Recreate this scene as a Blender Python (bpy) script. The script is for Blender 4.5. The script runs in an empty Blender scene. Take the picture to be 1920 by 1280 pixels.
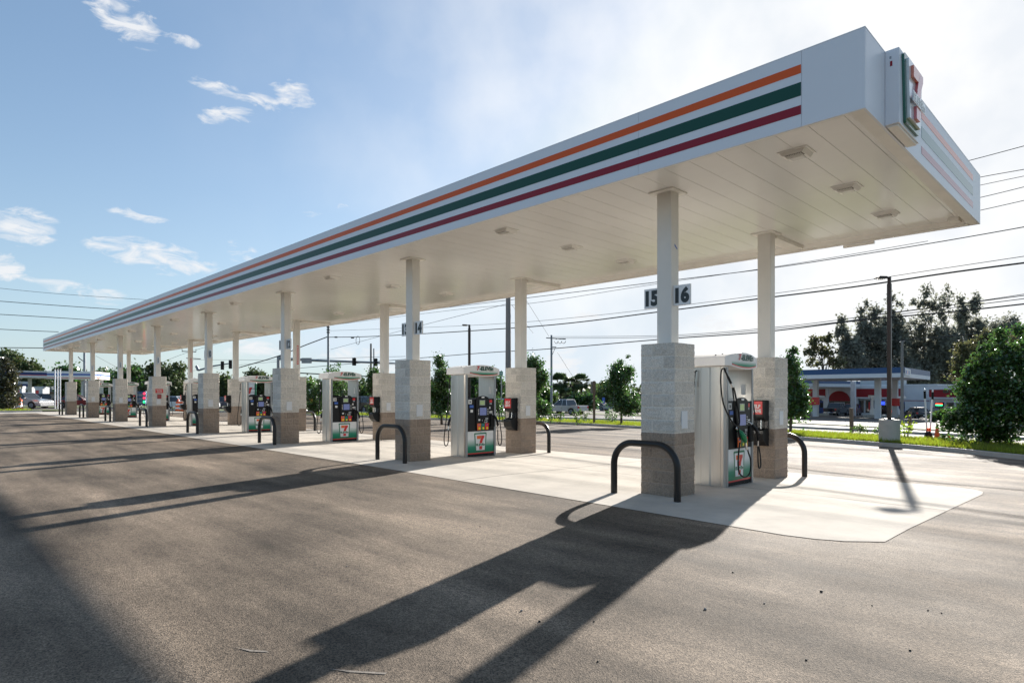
import bpy, bmesh, math, random
import numpy as np
from mathutils import Vector, Matrix, noise
from math import radians, sin, cos, pi, atan2, sqrt
random.seed(7); RNG = np.random.default_rng(7)
sc = bpy.context.scene
COL = sc.collection

# ------------------------------------------------------------------ camera
TH = atan2(1142, 1166)
FW = Vector((-cos(TH), sin(TH), 0)); RT = Vector((sin(TH), cos(TH), 0))
camd = bpy.data.cameras.new('camera'); cam = bpy.data.objects.new('camera', camd); COL.objects.link(cam)
camd.sensor_width = 36; camd.lens = 36 * 1166 / 1920; camd.shift_y = (735.5 - 640) / 1920
camd.clip_end = 5000; camd.clip_start = 0.05
cam.location = (0, 0, 1.656)
cam.rotation_euler = (radians(90), 0, atan2(-FW.x, FW.y))
sc.camera = cam

# ------------------------------------------------------------------ sun and sky
SUN_AZ = atan2(-.275, 1.0)            # angle from +Y towards +X
SUN_EL = radians(19.2)
SUN = Vector((sin(SUN_AZ) * cos(SUN_EL), cos(SUN_AZ) * cos(SUN_EL), sin(SUN_EL)))
sd = bpy.data.lights.new('sun', 'SUN'); sd.energy = 5.0; sd.angle = radians(.5); sd.color = (1, .95, .88)
so = bpy.data.objects.new('sun', sd); COL.objects.link(so)
so.rotation_euler = SUN.to_track_quat('Z', 'Y').to_euler()
sc.view_settings.view_transform = 'Standard'; sc.view_settings.look = 'None'
sc.view_settings.exposure = 1.22; sc.view_settings.gamma = 1
w = bpy.data.worlds.new('World'); sc.world = w; w.use_nodes = True
def build_world():
    nt = w.node_tree; N = nt.nodes; L = nt.links
    for n in list(N): N.remove(n)
    out = N.new('ShaderNodeOutputWorld'); bg = N.new('ShaderNodeBackground'); bg.inputs[1].default_value = .068
    sky = N.new('ShaderNodeTexSky'); sky.sky_type = 'NISHITA'; sky.sun_disc = False
    sky.sun_elevation = SUN_EL; sky.sun_rotation = SUN_AZ
    sky.air_density = 1.0; sky.dust_density = .8; sky.ozone_density = 2.2
    tc = N.new('ShaderNodeTexCoord')
    def math_(op, a, b=None, c=None, cl=False):
        m = N.new('ShaderNodeMath'); m.operation = op; m.use_clamp = cl
        for i, v in enumerate((a, b, c)):
            if v is None: continue
            if isinstance(v, (int, float)): m.inputs[i].default_value = v
            else: L.new(v, m.inputs[i])
        return m.outputs[0]
    sep = N.new('ShaderNodeSeparateXYZ'); L.new(tc.outputs['Generated'], sep.inputs[0])
    az = math_('ARCTAN2', sep.outputs[0], sep.outputs[1])
    el = math_('ARCSINE', sep.outputs[2])
    com = N.new('ShaderNodeCombineXYZ'); L.new(az, com.inputs[0]); L.new(el, com.inputs[1])
    # wispy noise in azimuth and elevation, streaked sideways
    mp = N.new('ShaderNodeMapping'); mp.inputs['Scale'].default_value = (22, 60, 1); mp.inputs['Rotation'].default_value = (0, 0, .25)
    L.new(com.outputs[0], mp.inputs[0])
    nz = N.new('ShaderNodeTexNoise'); nz.inputs['Scale'].default_value = 1.0; nz.inputs['Detail'].default_value = 10; nz.inputs['Roughness'].default_value = .62; nz.inputs['Distortion'].default_value = .7
    L.new(mp.outputs[0], nz.inputs[0])
    nz2 = N.new('ShaderNodeTexNoise'); nz2.inputs['Scale'].default_value = 5; nz2.inputs['Detail'].default_value = 5
    L.new(com.outputs[0], nz2.inputs[0])
    def px2ae(px, py):
        k = (px - 960) / 1166; d = FW + RT * k; d.z = (735.5 - py) / 1166
        return atan2(d.x, d.y), atan2(d.z, sqrt(d.x * d.x + d.y * d.y))
    mask = None
    # (px, py, half width, half height, tilt, strength)
    for (px, py, a, b, t, s) in [(235, 35, 70, 36, -.35, .95), (345, 75, 45, 12, .05, .6), (430, 170, 66, 13, -.1, .7), (490, 188, 38, 15, -.2, .85), (425, 218, 48, 17, .25, 1.0), (548, 178, 40, 27, -.35, .9),
                                 (40, 425, 66, 30, .1, .95), (12, 500, 30, 24, .1, .9), (262, 405, 52, 10, -.1, .5), (290, 482, 105, 26, -.12, .9), (452, 474, 30, 18, -.3, .55), (150, 545, 100, 16, -.18, .6),
                                 (583, 402, 26, 7, .1, .6), (635, 388, 22, 6, .1, .4), (480, 655, 60, 16, 0, .85), (660, 668, 60, 16, 0, .9), (720, 690, 40, 14, 0, .8), (1060, 690, 42, 34, 0, .9), (1340, 607, 36, 14, 0, .9), (1105, 592, 34, 10, 0, .7), (1375, 630, 60, 9, 0, .6)]:
        A, E_ = px2ae(px, py); A1, E1 = px2ae(px + a, py); A2, E2 = px2ae(px, py - b)
        ra = abs(A1 - A) * cos(E_); rb = abs(E2 - E_)
        u = math_('MULTIPLY', math_('SUBTRACT', az, A), cos(E_)); v = math_('SUBTRACT', el, E_)
        ur = math_('ADD', math_('MULTIPLY', u, cos(t)), math_('MULTIPLY', v, sin(t)))
        vr = math_('SUBTRACT', math_('MULTIPLY', v, cos(t)), math_('MULTIPLY', u, sin(t)))
        r2 = math_('ADD', math_('POWER', math_('ABSOLUTE', math_('DIVIDE', ur, ra * 1.25)), 2), math_('POWER', math_('ABSOLUTE', math_('DIVIDE', vr, rb * 1.35)), 2))
        g = math_('MULTIPLY', math_('SUBTRACT', 1.0, r2, cl=True), s)
        mask = g if mask is None else math_('MAXIMUM', mask, g)
    thick = math_('MULTIPLY', math_('SUBTRACT', math_('ADD', mask, math_('MULTIPLY', math_('SUBTRACT', nz.outputs[0], .5), 3.4)), .30), 1.3, cl=True)
    thick = math_('MULTIPLY', math_('MULTIPLY', thick, math_('MULTIPLY', mask, 5.0, cl=True)), .92)
    # bright thin veil of high cloud around and to the right of the sun, and pale air near the horizon
    sunv = N.new('ShaderNodeCombineXYZ')
    for i, v in enumerate(SUN): sunv.inputs[i].default_value = v
    dot = N.new('ShaderNodeVectorMath'); dot.operation = 'DOT_PRODUCT'
    nrm = N.new('ShaderNodeVectorMath'); nrm.operation = 'NORMALIZE'; L.new(tc.outputs['Generated'], nrm.inputs[0])
    L.new(nrm.outputs[0], dot.inputs[0]); L.new(sunv.outputs[0], dot.inputs[1])
    dpos = math_('MAXIMUM', dot.outputs['Value'], 0)
    veil = math_('MULTIPLY', math_('POWER', dpos, 8.5), math_('ADD', math_('MULTIPLY', nz2.outputs[0], .35), .80), cl=True)
    hz = math_('POWER', math_('SUBTRACT', 1.0, math_('MULTIPLY', math_('ABSOLUTE', el), 1.6, cl=True)), 3.0)
    hz = math_('MULTIPLY', hz, .55)
    def mix(f, a, b):
        m = N.new('ShaderNodeMix'); m.data_type = 'RGBA'
        L.new(f, m.inputs[0])
        for s_, v in ((6, a), (7, b)):
            if isinstance(v, tuple): m.inputs[s_].default_value = v
            else: L.new(v, m.inputs[s_])
        return m.outputs[2]
    hsn = N.new('ShaderNodeHueSaturation'); hsn.inputs['Saturation'].default_value = 1.0; L.new(sky.outputs[0], hsn.inputs['Color'])
    c = mix(math_('ADD', .22, 0.0), hsn.outputs[0], (2.6, 4.1, 5.9, 1))
    mn = N.new('ShaderNodeVectorMath'); mn.operation = 'MINIMUM'; mn.inputs[1].default_value = (4.7, 5.4, 6.1); L.new(c, mn.inputs[0]); c = mn.outputs[0]
    c = mix(hz, c, (4.0, 5.0, 5.7, 1))
    c = mix(veil, c, (5.7, 5.85, 6.1, 1))
    cl2 = math_('MULTIPLY', math_('MULTIPLY', math_('POWER', dpos, 7.0), math_('SUBTRACT', math_('MULTIPLY', nz2.outputs[0], 4.2), 1.7, cl=True)), .9, cl=True)
    c = mix(cl2, c, (7.3, 7.2, 7.0, 1))
    c = mix(thick, c, (5.7, 5.8, 5.95, 1))
    L.new(c, bg.inputs[0]); L.new(bg.outputs[0], out.inputs[0])
build_world()

# ------------------------------------------------------------------ helpers
def gh(y): return -0.02 * max(0.0, min(y, 150) - 8.7)
def at(px, d, z=None, py=None):
    """point d metres ahead of the camera on the ray of photo column px"""
    p = FW * d + RT * ((px - 960) / 1166 * d)
    if py is not None: p.z = 1.656 + (735.5 - py) / 1166 * d
    elif z is not None: p.z = z
    else: p.z = gh(p.y)
    return p
def gg(px, py):
    z = 0
    for i in range(60):
        d = 1166 * (1.656 - z) / (py - 735.5); p = at(px, d); z = .5 * z + .5 * gh(p.y)
    p.z = gh(p.y); return p

MATS = {}
def mat(name, color, rough=.6, metal=0.0, spec=.5, coat=0.0, bump=0.0, bscale=60.0, var=0.0, vscale=4.0, trans=0.0, emit=None, estr=0.0, stretch=(1, 1, 1), island=0.0, translucent=0.0):
    if name in MATS: return MATS[name]
    m = bpy.data.materials.new(name); m.use_nodes = True; MATS[name] = m
    nt = m.node_tree; N = nt.nodes; L = nt.links; b = N['Principled BSDF']; out = N['Material Output']
    b.inputs['Base Color'].default_value = (*color, 1); b.inputs['Roughness'].default_value = rough; b.inputs['Metallic'].default_value = metal
    b.inputs['Specular IOR Level'].default_value = spec; b.inputs['Coat Weight'].default_value = coat; b.inputs['Coat Roughness'].default_value = .08
    if emit: b.inputs['Emission Color'].default_value = (*emit, 1); b.inputs['Emission Strength'].default_value = estr
    tc = N.new('ShaderNodeTexCoord'); mp = N.new('ShaderNodeMapping'); mp.inputs['Scale'].default_value = stretch
    L.new(tc.outputs['Object'], mp.inputs[0])
    if var > 0 or island > 0:
        hs = N.new('ShaderNodeHueSaturation'); hs.inputs['Color'].default_value = (*color, 1)
        if var > 0:
            n = N.new('ShaderNodeTexNoise'); n.inputs['Scale'].default_value = vscale; n.inputs['Detail'].default_value = 6; n.inputs['Roughness'].default_value = .65
            L.new(mp.outputs[0], n.inputs[0])
            r = N.new('ShaderNodeMapRange'); r.inputs[1].default_value = .3; r.inputs[2].default_value = .7; r.inputs[3].default_value = 1 - var; r.inputs[4].default_value = 1 + var
            L.new(n.outputs[0], r.inputs[0]); val = r.outputs[0]
        if island > 0:
            g = N.new('ShaderNodeNewGeometry'); r2 = N.new('ShaderNodeMapRange'); r2.inputs[3].default_value = 1 - island; r2.inputs[4].default_value = 1 + island
            L.new(g.outputs['Random Per Island'], r2.inputs[0])
            if var > 0:
                mm = N.new('ShaderNodeMath'); mm.operation = 'MULTIPLY'; L.new(val, mm.inputs[0]); L.new(r2.outputs[0], mm.inputs[1]); val = mm.outputs[0]
            else: val = r2.outputs[0]
            r3 = N.new('ShaderNodeMapRange'); r3.inputs[3].default_value = .47; r3.inputs[4].default_value = .53; L.new(g.outputs['Random Per Island'], r3.inputs[0]); L.new(r3.outputs[0], hs.inputs['Hue'])
        L.new(val, hs.inputs['Value']); L.new(hs.outputs[0], b.inputs['Base Color'])
    if bump > 0:
        n2 = N.new('ShaderNodeTexNoise'); n2.inputs['Scale'].default_value = bscale; n2.inputs['Detail'].default_value = 4; L.new(mp.outputs[0], n2.inputs[0])
        bp = N.new('ShaderNodeBump'); bp.inputs['Strength'].default_value = bump; bp.inputs['Distance'].default_value = .01
        L.new(n2.outputs[0], bp.inputs['Height']); L.new(bp.outputs[0], b.inputs['Normal'])
    if trans > 0: b.inputs['Transmission Weight'].default_value = trans
    if translucent > 0:
        t = N.new('ShaderNodeBsdfTranslucent'); mx = N.new('ShaderNodeMixShader'); mx.inputs[0].default_value = translucent
        if var > 0 or island > 0:
            h2 = N.new('ShaderNodeHueSaturation'); h2.inputs['Value'].default_value = 2.2; h2.inputs['Saturation'].default_value = 1.05; L.new(hs.outputs[0], h2.inputs['Color']); L.new(h2.outputs[0], t.inputs[0])
        else: t.inputs[0].default_value = (*[min(1, c * 2.2) for c in color], 1)
        L.new(b.outputs[0], mx.inputs[1]); L.new(t.outputs[0], mx.inputs[2]); L.new(mx.outputs[0], out.inputs[0])
    return m

class MB:
    def __init__(s): s.v = []; s.f = []; s.m = []; s.sm = []; s.mats = []; s.M = Matrix()
    def mi(s, m):
        if m is None: return 0
        if m not in s.mats: s.mats.append(m)
        return s.mats.index(m)
    def add(s, vs, fs, m=None, smooth=False):
        o = len(s.v); k = s.mi(m)
        s.v += [tuple(s.M @ Vector(v)) for v in vs]
        for f in fs: s.f.append([i + o for i in f]); s.m.append(k); s.sm.append(smooth)
        return s
    def box(s, x0, x1, y0, y1, z0, z1, m=None):
        vs = [(x, y, z) for x in (x0, x1) for y in (y0, y1) for z in (z0, z1)]
        return s.add(vs, [(0, 1, 3, 2), (4, 6, 7, 5), (0, 4, 5, 1), (2, 3, 7, 6), (0, 2, 6, 4), (1, 5, 7, 3)], m)
    def prism(s, pts, axis, a, b, m=None, smooth=False, caps=True):
        """extrude a closed 2D outline along an axis; pts are the two other coordinates"""
        n = len(pts)
        def P(u, v, t): return {'x': (t, u, v), 'y': (u, t, v), 'z': (u, v, t)}[axis]
        vs = [P(u, v, a) for u, v in pts] + [P(u, v, b) for u, v in pts]
        s.add(vs, [(i, (i + 1) % n, (i + 1) % n + n, i + n) for i in range(n)], m, smooth)
        if caps: s.add([P(u, v, a) for u, v in pts], [tuple(range(n))[::-1]], m); s.add([P(u, v, b) for u, v in pts], [tuple(range(n))], m)
        return s
    def tube(s, pts, r, m=None, n=10, caps=True):
        pts = [Vector(p) for p in pts]; rs = r if isinstance(r, (list, tuple)) else [r] * len(pts)
        vs = []; up = None
        for i, p in enumerate(pts):
            t = (pts[min(i + 1, len(pts) - 1)] - pts[max(i - 1, 0)]).normalized()
            if up is None:
                up = Vector((0, 0, 1)) if abs(t.z) < .9 else Vector((1, 0, 0))
            a = t.cross(up).normalized(); b_ = a.cross(t).normalized(); up = b_
            vs += [p + (a * cos(2 * pi * k / n) + b_ * sin(2 * pi * k / n)) * rs[i] for k in range(n)]
        fs = [(i * n + k, i * n + (k + 1) % n, (i + 1) * n + (k + 1) % n, (i + 1) * n + k) for i in range(len(pts) - 1) for k in range(n)]
        s.add(vs, fs, m, True)
        if caps: s.add(vs[:n], [tuple(range(n))[::-1]], m); s.add(vs[-n:], [tuple(range(n))], m)
        return s
    def poly(s, o, u, v, pts, m, off=0.0, depth=0.0):
        """flat shape in a plane; with depth, a solid standing off from it"""
        o, u, v = Vector(o), Vector(u), Vector(v); nn = u.cross(v).normalized()
        f = [o + u * a + v * b + nn * (off + depth) for a, b in pts]; n = len(f)
        s.add(f, [tuple(range(n))], m)
        if depth > 0:
            bk = [o + u * a + v * b + nn * off for a, b in pts]
            s.add(f + bk, [(i, i + n, (i + 1) % n + n, (i + 1) % n) for i in range(n)], m)
        return s
    def text(s, t, o, u, v, height, width, m, off=.002, bold=.02, depth=0.0, shear=0.0):
        """lettering centred on o, stretched to width x height"""
        vs, fs = glyphs(t, bold)
        xs = [a for a, b in vs]; ys = [b for a, b in vs]; x0, x1, y0, y1 = min(xs), max(xs), min(ys), max(ys)
        o, u, v = Vector(o), Vector(u).normalized(), Vector(v).normalized(); nn = u.cross(v)
        def P(a, b, k):
            bb = ((b - y0) / (y1 - y0) - .5) * height; aa = ((a - x0) / (x1 - x0) - .5) * width + shear * bb
            return o + u * aa + v * bb + nn * k
        s.add([P(a, b, off + depth) for a, b in vs], fs, m)
        if depth > 0: s.add([P(a, b, off + depth * .5) for a, b in vs], fs, m)
        return s
    def build(s, name, parent=None, mats=None, bevel=0.0, loc=None):
        me = bpy.data.meshes.new(name); me.from_pydata(s.v, [], s.f)
        for m in (mats or s.mats): me.materials.append(m)
        if len(s.mats) > 1: me.polygons.foreach_set('material_index', s.m)
        me.polygons.foreach_set('use_smooth', s.sm); me.update()
        o = bpy.data.objects.new(name, me); COL.objects.link(o)
        if parent: o.parent = parent
        if loc is not None: o.location = loc
        if bevel > 0:
            b = o.modifiers.new('bevel', 'BEVEL'); b.width = bevel; b.segments = 2; b.limit_method = 'ANGLE'; b.angle_limit = radians(40)
        return o
GC = {}
def glyphs(t, bold):
    if (t, bold) not in GC:
        c = bpy.data.curves.new('t', 'FONT'); c.body = t; c.offset = bold; c.resolution_u = 4; c.fill_mode = 'FRONT'
        o = bpy.data.objects.new('t', c); COL.objects.link(o); bpy.context.view_layer.update()
        me = o.to_mesh(); vs = [(v.co.x, v.co.y) for v in me.vertices]; fs = [tuple(p.vertices) for p in me.polygons]
        o.to_mesh_clear(); bpy.data.objects.remove(o); bpy.data.curves.remove(c); GC[(t, bold)] = (vs, fs)
    return GC[(t, bold)]
def tag(o, label=None, cat=None, group=None, kind=None):
    if label: o['label'] = label
    if cat: o['category'] = cat
    if group: o['group'] = group
    if kind: o['kind'] = kind
    return o
def thing(name, label, cat, loc=(0, 0, 0), rz=0.0, group=None):
    o = bpy.data.objects.new(name, None); COL.objects.link(o); o.location = loc; o.rotation_euler = (0, 0, rz); o.empty_display_size = .1
    return tag(o, label, cat, group)
def dup(root, loc, rz=None, label=None, group=None, skip=()):
    r = root.copy(); COL.objects.link(r); r.location = loc
    if rz is not None: r.rotation_euler = (0, 0, rz)
    if label: r['label'] = label
    if group: r['group'] = group
    def rec(src, par):
        for ch in list(src.children):
            if ch.name.split('.')[0] in skip: continue
            c = ch.copy(); COL.objects.link(c); c.parent = par; rec(ch, c)
    rec(root, r); return r

# ------------------------------------------------------------------ materials
def asphalt_mat():
    m = bpy.data.materials.new('asphalt'); m.use_nodes = True; nt = m.node_tree; N = nt.nodes; L = nt.links; b = N['Principled BSDF']
    tc = N.new('ShaderNodeTexCoord')
    def nz(scale, detail=4, stretch=(1, 1, 1), rough=.6, rot=0):
        mp = N.new('ShaderNodeMapping'); mp.inputs['Scale'].default_value = stretch; mp.inputs['Rotation'].default_value = (0, 0, rot); L.new(tc.outputs['Object'], mp.inputs[0])
        n = N.new('ShaderNodeTexNoise'); n.inputs['Scale'].default_value = scale; n.inputs['Detail'].default_value = detail; n.inputs['Roughness'].default_value = rough
        L.new(mp.outputs[0], n.inputs[0]); return n.outputs[0]
    def ramp(v, a, b_, c0, c1):
        r = N.new('ShaderNodeMapRange'); r.inputs[1].default_value = a; r.inputs[2].default_value = b_; r.inputs[3].default_value = c0; r.inputs[4].default_value = c1; L.new(v, r.inputs[0]); return r.outputs[0]
    def mul(a, c):
        n = N.new('ShaderNodeMath'); n.operation = 'MULTIPLY'; L.new(a, n.inputs[0]); L.new(c, n.inputs[1]); return n.outputs[0]
    stone = N.new('ShaderNodeTexVoronoi'); stone.inputs['Scale'].default_value = 110; L.new(tc.outputs['Object'], stone.inputs[0])
    sepc = N.new('ShaderNodeSeparateColor'); L.new(stone.outputs['Color'], sepc.inputs[0])
    a = ramp(sepc.outputs[0], 0, 1, .45, 1.6)
    s1 = ramp(nz(.75, 7, (.34, 1, 1), .62, .05), .36, .64, .50, 1.45)        # roller passes along the canopy
    s2 = ramp(nz(.35, 6), .36, .64, .78, 1.22)
    s3 = ramp(nz(3.0, 6, (.09, 1, 1), .7, .08), .38, .64, .88, 1.16)
    s4 = ramp(nz(16, 3), .3, .75, .85, 1.15)
    wv = N.new('ShaderNodeTexWave'); wv.wave_type = 'RINGS'; wv.inputs['Scale'].default_value = .22; wv.inputs['Distortion'].default_value = 5; wv.inputs['Detail'].default_value = 4; wv.inputs['Detail Scale'].default_value = .6
    mpw = N.new('ShaderNodeMapping'); mpw.inputs['Location'].default_value = (2.5, -17, 0); L.new(tc.outputs['Object'], mpw.inputs[0]); L.new(mpw.outputs[0], wv.inputs[0])
    s5 = ramp(wv.outputs[0], .55, 1, .97, 1.22)
    v = mul(mul(mul(mul(mul(a, s1), s2), s3), s4), s5)
    mx = N.new('ShaderNodeVectorMath'); mx.operation = 'SCALE'; mx.inputs[0].default_value = (.145, .111, .080); L.new(v, mx.inputs['Scale'])
    L.new(mx.outputs[0], b.inputs['Base Color'])
    L.new(ramp(s2, .78, 1.22, .90, .82), b.inputs['Roughness']); b.inputs['Specular IOR Level'].default_value = .24
    add = N.new('ShaderNodeMath'); add.operation = 'MULTIPLY_ADD'; L.new(stone.outputs['Distance'], add.inputs[0]); add.inputs[1].default_value = .7; L.new(nz(180, 3), add.inputs[2])
    bp = N.new('ShaderNodeBump'); bp.inputs['Strength'].default_value = .55; bp.inputs['Distance'].default_value = .008; L.new(add.outputs[0], bp.inputs['Height']); L.new(bp.outputs[0], b.inputs['Normal'])
    return m
ASPH = asphalt_mat()
CONC = mat('concrete', (.50, .455, .395), .92, bump=.3, bscale=120, var=.16, vscale=1.1, spec=.12)
CURB = mat('curb_concrete', (.42, .40, .36), .8, bump=.3, bscale=60, var=.12, vscale=2)
JOINT = mat('joint_sealant', (.10, .09, .08), .9)
ROAD = mat('street_asphalt', (.15, .135, .12), .85, spec=.2, bump=.3, bscale=120, var=.12, vscale=.4, stretch=(.3, 1, 1))
DIRT = mat('soil', (.10, .11, .05), .95, var=.3, vscale=.2, bump=.4, bscale=8)
TURF = mat('turf', (.09, .11, .025), .9, var=.3, vscale=.8, bump=.5, bscale=20)
GRASS = mat('grass_blades', (.125, .15, .018), .6, island=.35, translucent=.5)
WHITE = mat('white_panel', (.76, .775, .81), .38, coat=.08, var=.02, vscale=.6)
SOFF = mat('soffit_white', (.87, .86, .83), .18, spec=.55, coat=.12, var=.04, vscale=.5)
SGAP = mat('soffit_seam', (.20, .18, .16), .8)
TRIM = mat('cream_trim', (.84, .81, .75), .45, var=.06, vscale=2)
POST = mat('cream_post', (.74, .71, .66), .42, var=.05, vscale=1.5)
ORANGE = mat('stripe_orange', (.72, .10, .008), .38, spec=.3, coat=.1)
GREEN = mat('stripe_green', (.0, .062, .040), .38, spec=.3, coat=.1)
MAROON = mat('stripe_red', (.27, .003, .018), .38, spec=.3, coat=.1)
GLOSSY = {m.name: mat('glossy_' + m.name, c, .3, spec=.4, coat=.35) for m, c in ((ORANGE, (.72, .12, .05)), (GREEN, (.02, .16, .16)), (MAROON, (.32, .02, .07)))}  # end-face stripes: sky glare mixed into paler base colours, under a coat
RED = mat('red', (.62, .012, .015), .35, coat=.3)
BLACK = mat('black_plastic', (.008, .008, .009), .42, spec=.28, bump=.05, bscale=300)
BLACKM = mat('black_matte', (.012, .012, .012), .65, spec=.25)
TUBE = mat('black_painted_steel', (.014, .012, .011), .34, spec=.4, bump=.04, bscale=40)
RUBBER = mat('rubber', (.008, .008, .008), .5, spec=.3)
ALU = mat('brushed_aluminium', (.52, .51, .49), .33, metal=.9, bump=.05, bscale=40, stretch=(8, 8, .3), var=.06, vscale=3)
ALUD = mat('dark_aluminium_trim', (.32, .33, .34), .4, metal=.6)  # darker aluminium in one even tone for trim and small fittings
CHROME = mat('chrome', (.7, .7, .7), .15, metal=1)
PLAS = mat('white_plastic', (.80, .78, .76), .35, coat=.1)
PAPER = mat('sticker_white', (.75, .75, .73), .5)
SCREEN = mat('screen', (.05, .06, .13), .12, emit=(.13, .16, .32), estr=.25)
LCD = mat('lcd', (.16, .22, .10), .2, emit=(.25, .33, .16), estr=.2)
BLUE = mat('blue_sticker', (.04, .12, .45), .4)
YEL = mat('yellow_button', (.75, .62, .03), .4)
DGREEN = mat('logo_green', (.0, .16, .075), .35, coat=.2)
LORANGE = mat('logo_orange', (.75, .13, .02), .35, coat=.2)
LENS = mat('light_lens', (.78, .77, .74), .25, spec=.7)
FIXT = mat('fixture_white', (.86, .84, .80), .4)
BARK = mat('bark', (.10, .075, .05), .9, bump=.6, bscale=30, var=.3, vscale=8)
WOOD = mat('weathered_wood', (.17, .12, .08), .85, var=.2, vscale=6, stretch=(6, 6, .5), bump=.3, bscale=20)
POLE = mat('grey_pole', (.21, .20, .19), .8, var=.12, vscale=3, stretch=(4, 4, .4))
BRONZE = mat('dark_bronze', (.035, .024, .018), .4, metal=.3)
GALV = mat('galvanised', (.22, .24, .26), .5, metal=.5, var=.1, vscale=3)
WIRE = mat('cable_black', (.02, .02, .02), .6)
GLASS = mat('window_glass', (.02, .025, .03), .06, spec=.8)
HEAD = mat('headlamp', (.8, .8, .8), .1, spec=.8)
TAIL = mat('taillamp', (.5, .01, .01), .2, coat=.5)
OCONE = mat('cone_orange', (.85, .13, .02), .5)
REFL = mat('reflective_white', (.8, .8, .8), .4)

def printed_gradient(name, z0, z1, axis=2):
    """white print fading into green, as on the pump door"""
    m = bpy.data.materials.new(name); m.use_nodes = True; nt = m.node_tree; N = nt.nodes; L = nt.links; b = N['Principled BSDF']
    tc = N.new('ShaderNodeTexCoord'); sp = N.new('ShaderNodeSeparateXYZ'); L.new(tc.outputs['Object'], sp.inputs[0])
    r = N.new('ShaderNodeMapRange'); r.inputs[1].default_value = z0; r.inputs[2].default_value = z1; L.new(sp.outputs[axis], r.inputs[0])
    c = N.new('ShaderNodeValToRGB'); c.color_ramp.elements[0].color = (.0, .20, .10, 1); c.color_ramp.elements[1].color = (.78, .78, .76, 1); c.color_ramp.elements[1].position = 1
    e = c.color_ramp.elements.new(.35); e.color = (.03, .27, .16, 1)
    L.new(r.outputs[0], c.inputs[0]); L.new(c.outputs[0], b.inputs['Base Color']); b.inputs['Roughness'].default_value = .4; b.inputs['Coat Weight'].default_value = .0; b.inputs['Specular IOR Level'].default_value = .3
    return m
GRAD = printed_gradient('door_print', .16, .48)
CAPG = printed_gradient('cap_print', 2.16, 2.265)

def block_mat():
    m = bpy.data.materials.new('split_face_block'); m.use_nodes = True; nt = m.node_tree; N = nt.nodes; L = nt.links; b = N['Principled BSDF']
    at_ = N.new('ShaderNodeAttribute'); at_.attribute_name = 'tint'
    tc = N.new('ShaderNodeTexCoord'); n = N.new('ShaderNodeTexNoise'); n.inputs['Scale'].default_value = 55; n.inputs['Detail'].default_value = 5; L.new(tc.outputs['Object'], n.inputs[0])
    r = N.new('ShaderNodeMapRange'); r.inputs[1].default_value = .3; r.inputs[2].default_value = .7; r.inputs[3].default_value = .72; r.inputs[4].default_value = 1.22; L.new(n.outputs[0], r.inputs[0])
    s = N.new('ShaderNodeVectorMath'); s.operation = 'SCALE'; L.new(at_.outputs['Color'], s.inputs[0]); L.new(r.outputs[0], s.inputs['Scale']); L.new(s.outputs[0], b.inputs['Base Color'])
    b.inputs['Roughness'].default_value = .9; b.inputs['Specular IOR Level'].default_value = .25
    bp = N.new('ShaderNodeBump'); bp.inputs['Strength'].default_value = .5; bp.inputs['Distance'].default_value = .006; L.new(n.outputs[0], bp.inputs['Height']); L.new(bp.outputs[0], b.inputs['Normal'])
    return m
BLOCK = block_mat()

# ------------------------------------------------------------------ the setting
def sheet(name, poly, dz, m, kind='structure', thick=0.0, label=None):
    """a sheet on the sloping ground, creased where the slope starts and ends"""
    bm = bmesh.new(); vs = [bm.verts.new((x, y, 0)) for x, y in poly]; bm.faces.new(vs)
    for yy in (8.7, 150):
        bmesh.ops.bisect_plane(bm, geom=bm.verts[:] + bm.edges[:] + bm.faces[:], plane_co=(0, yy, 0), plane_no=(0, 1, 0))
    bmesh.ops.triangulate(bm, faces=bm.faces[:])
    for v in bm.verts: v.co.z = gh(v.co.y) + dz
    if thick > 0:
        r = bmesh.ops.extrude_face_region(bm, geom=bm.faces[:])
        for g in r['geom']:
            if isinstance(g, bmesh.types.BMVert): g.co.z -= thick
    bmesh.ops.recalc_face_normals(bm, faces=bm.faces[:])
    if thick == 0:
        for f in bm.faces:
            if f.normal.z < 0: f.normal_flip()
    me = bpy.data.meshes.new(name); bm.to_mesh(me); bm.free(); me.materials.append(m)
    o = bpy.data.objects.new(name, me); COL.objects.link(o); tag(o, label, None, None, kind); return o
CURBL = [(30, -6), (14, 6), (4, 15.5), (0, 20.2), (-2.5, 23.07), (-4.3, 24.7), (-6, 25.65), (-8.0, 26.55), (-10.9, 27.6), (-15.5, 29.2), (-20.6, 30.5), (-25, 31.2), (-29, 31.3), (-33, 30.3), (-37.2, 28.6), (-44.4, 27.2), (-53, 24.8), (-62, 22.4), (-70, 20.5), (-90, 16)]
def offs(pl, d):
    out = []
    for i, p in enumerate(pl):
        a = Vector(pl[max(i - 1, 0)]); b = Vector(pl[min(i + 1, len(pl) - 1)]); t = (b - a).normalized()
        n = Vector((t.y, -t.x)); out.append((p[0] + n.x * d, p[1] + n.y * d))
    return out
def band(pl, a, b): return offs(pl, a) + offs(pl, b)[::-1]
FARC = [(60, 10), (20, 31), (6, 39), (-6, 45), (-14, 49), (-24, 53.5), (-34, 57), (-46, 60), (-60, 60), (-80, 55), (-110, 47)]
sheet('ground', [(-900, -200), (500, -200), (500, 900), (-900, 900)], -.03, DIRT)
lot = [(x, y) for x, y in CURBL[:-2]] + [(-66, 19), (-66, -60), (60, -60)]
sheet('parking_lot', [(60, -60), (60, -20)] + CURBL[:-3] + [(-62, 22.4), (-66, 19), (-66, -60)], 0, ASPH)
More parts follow.
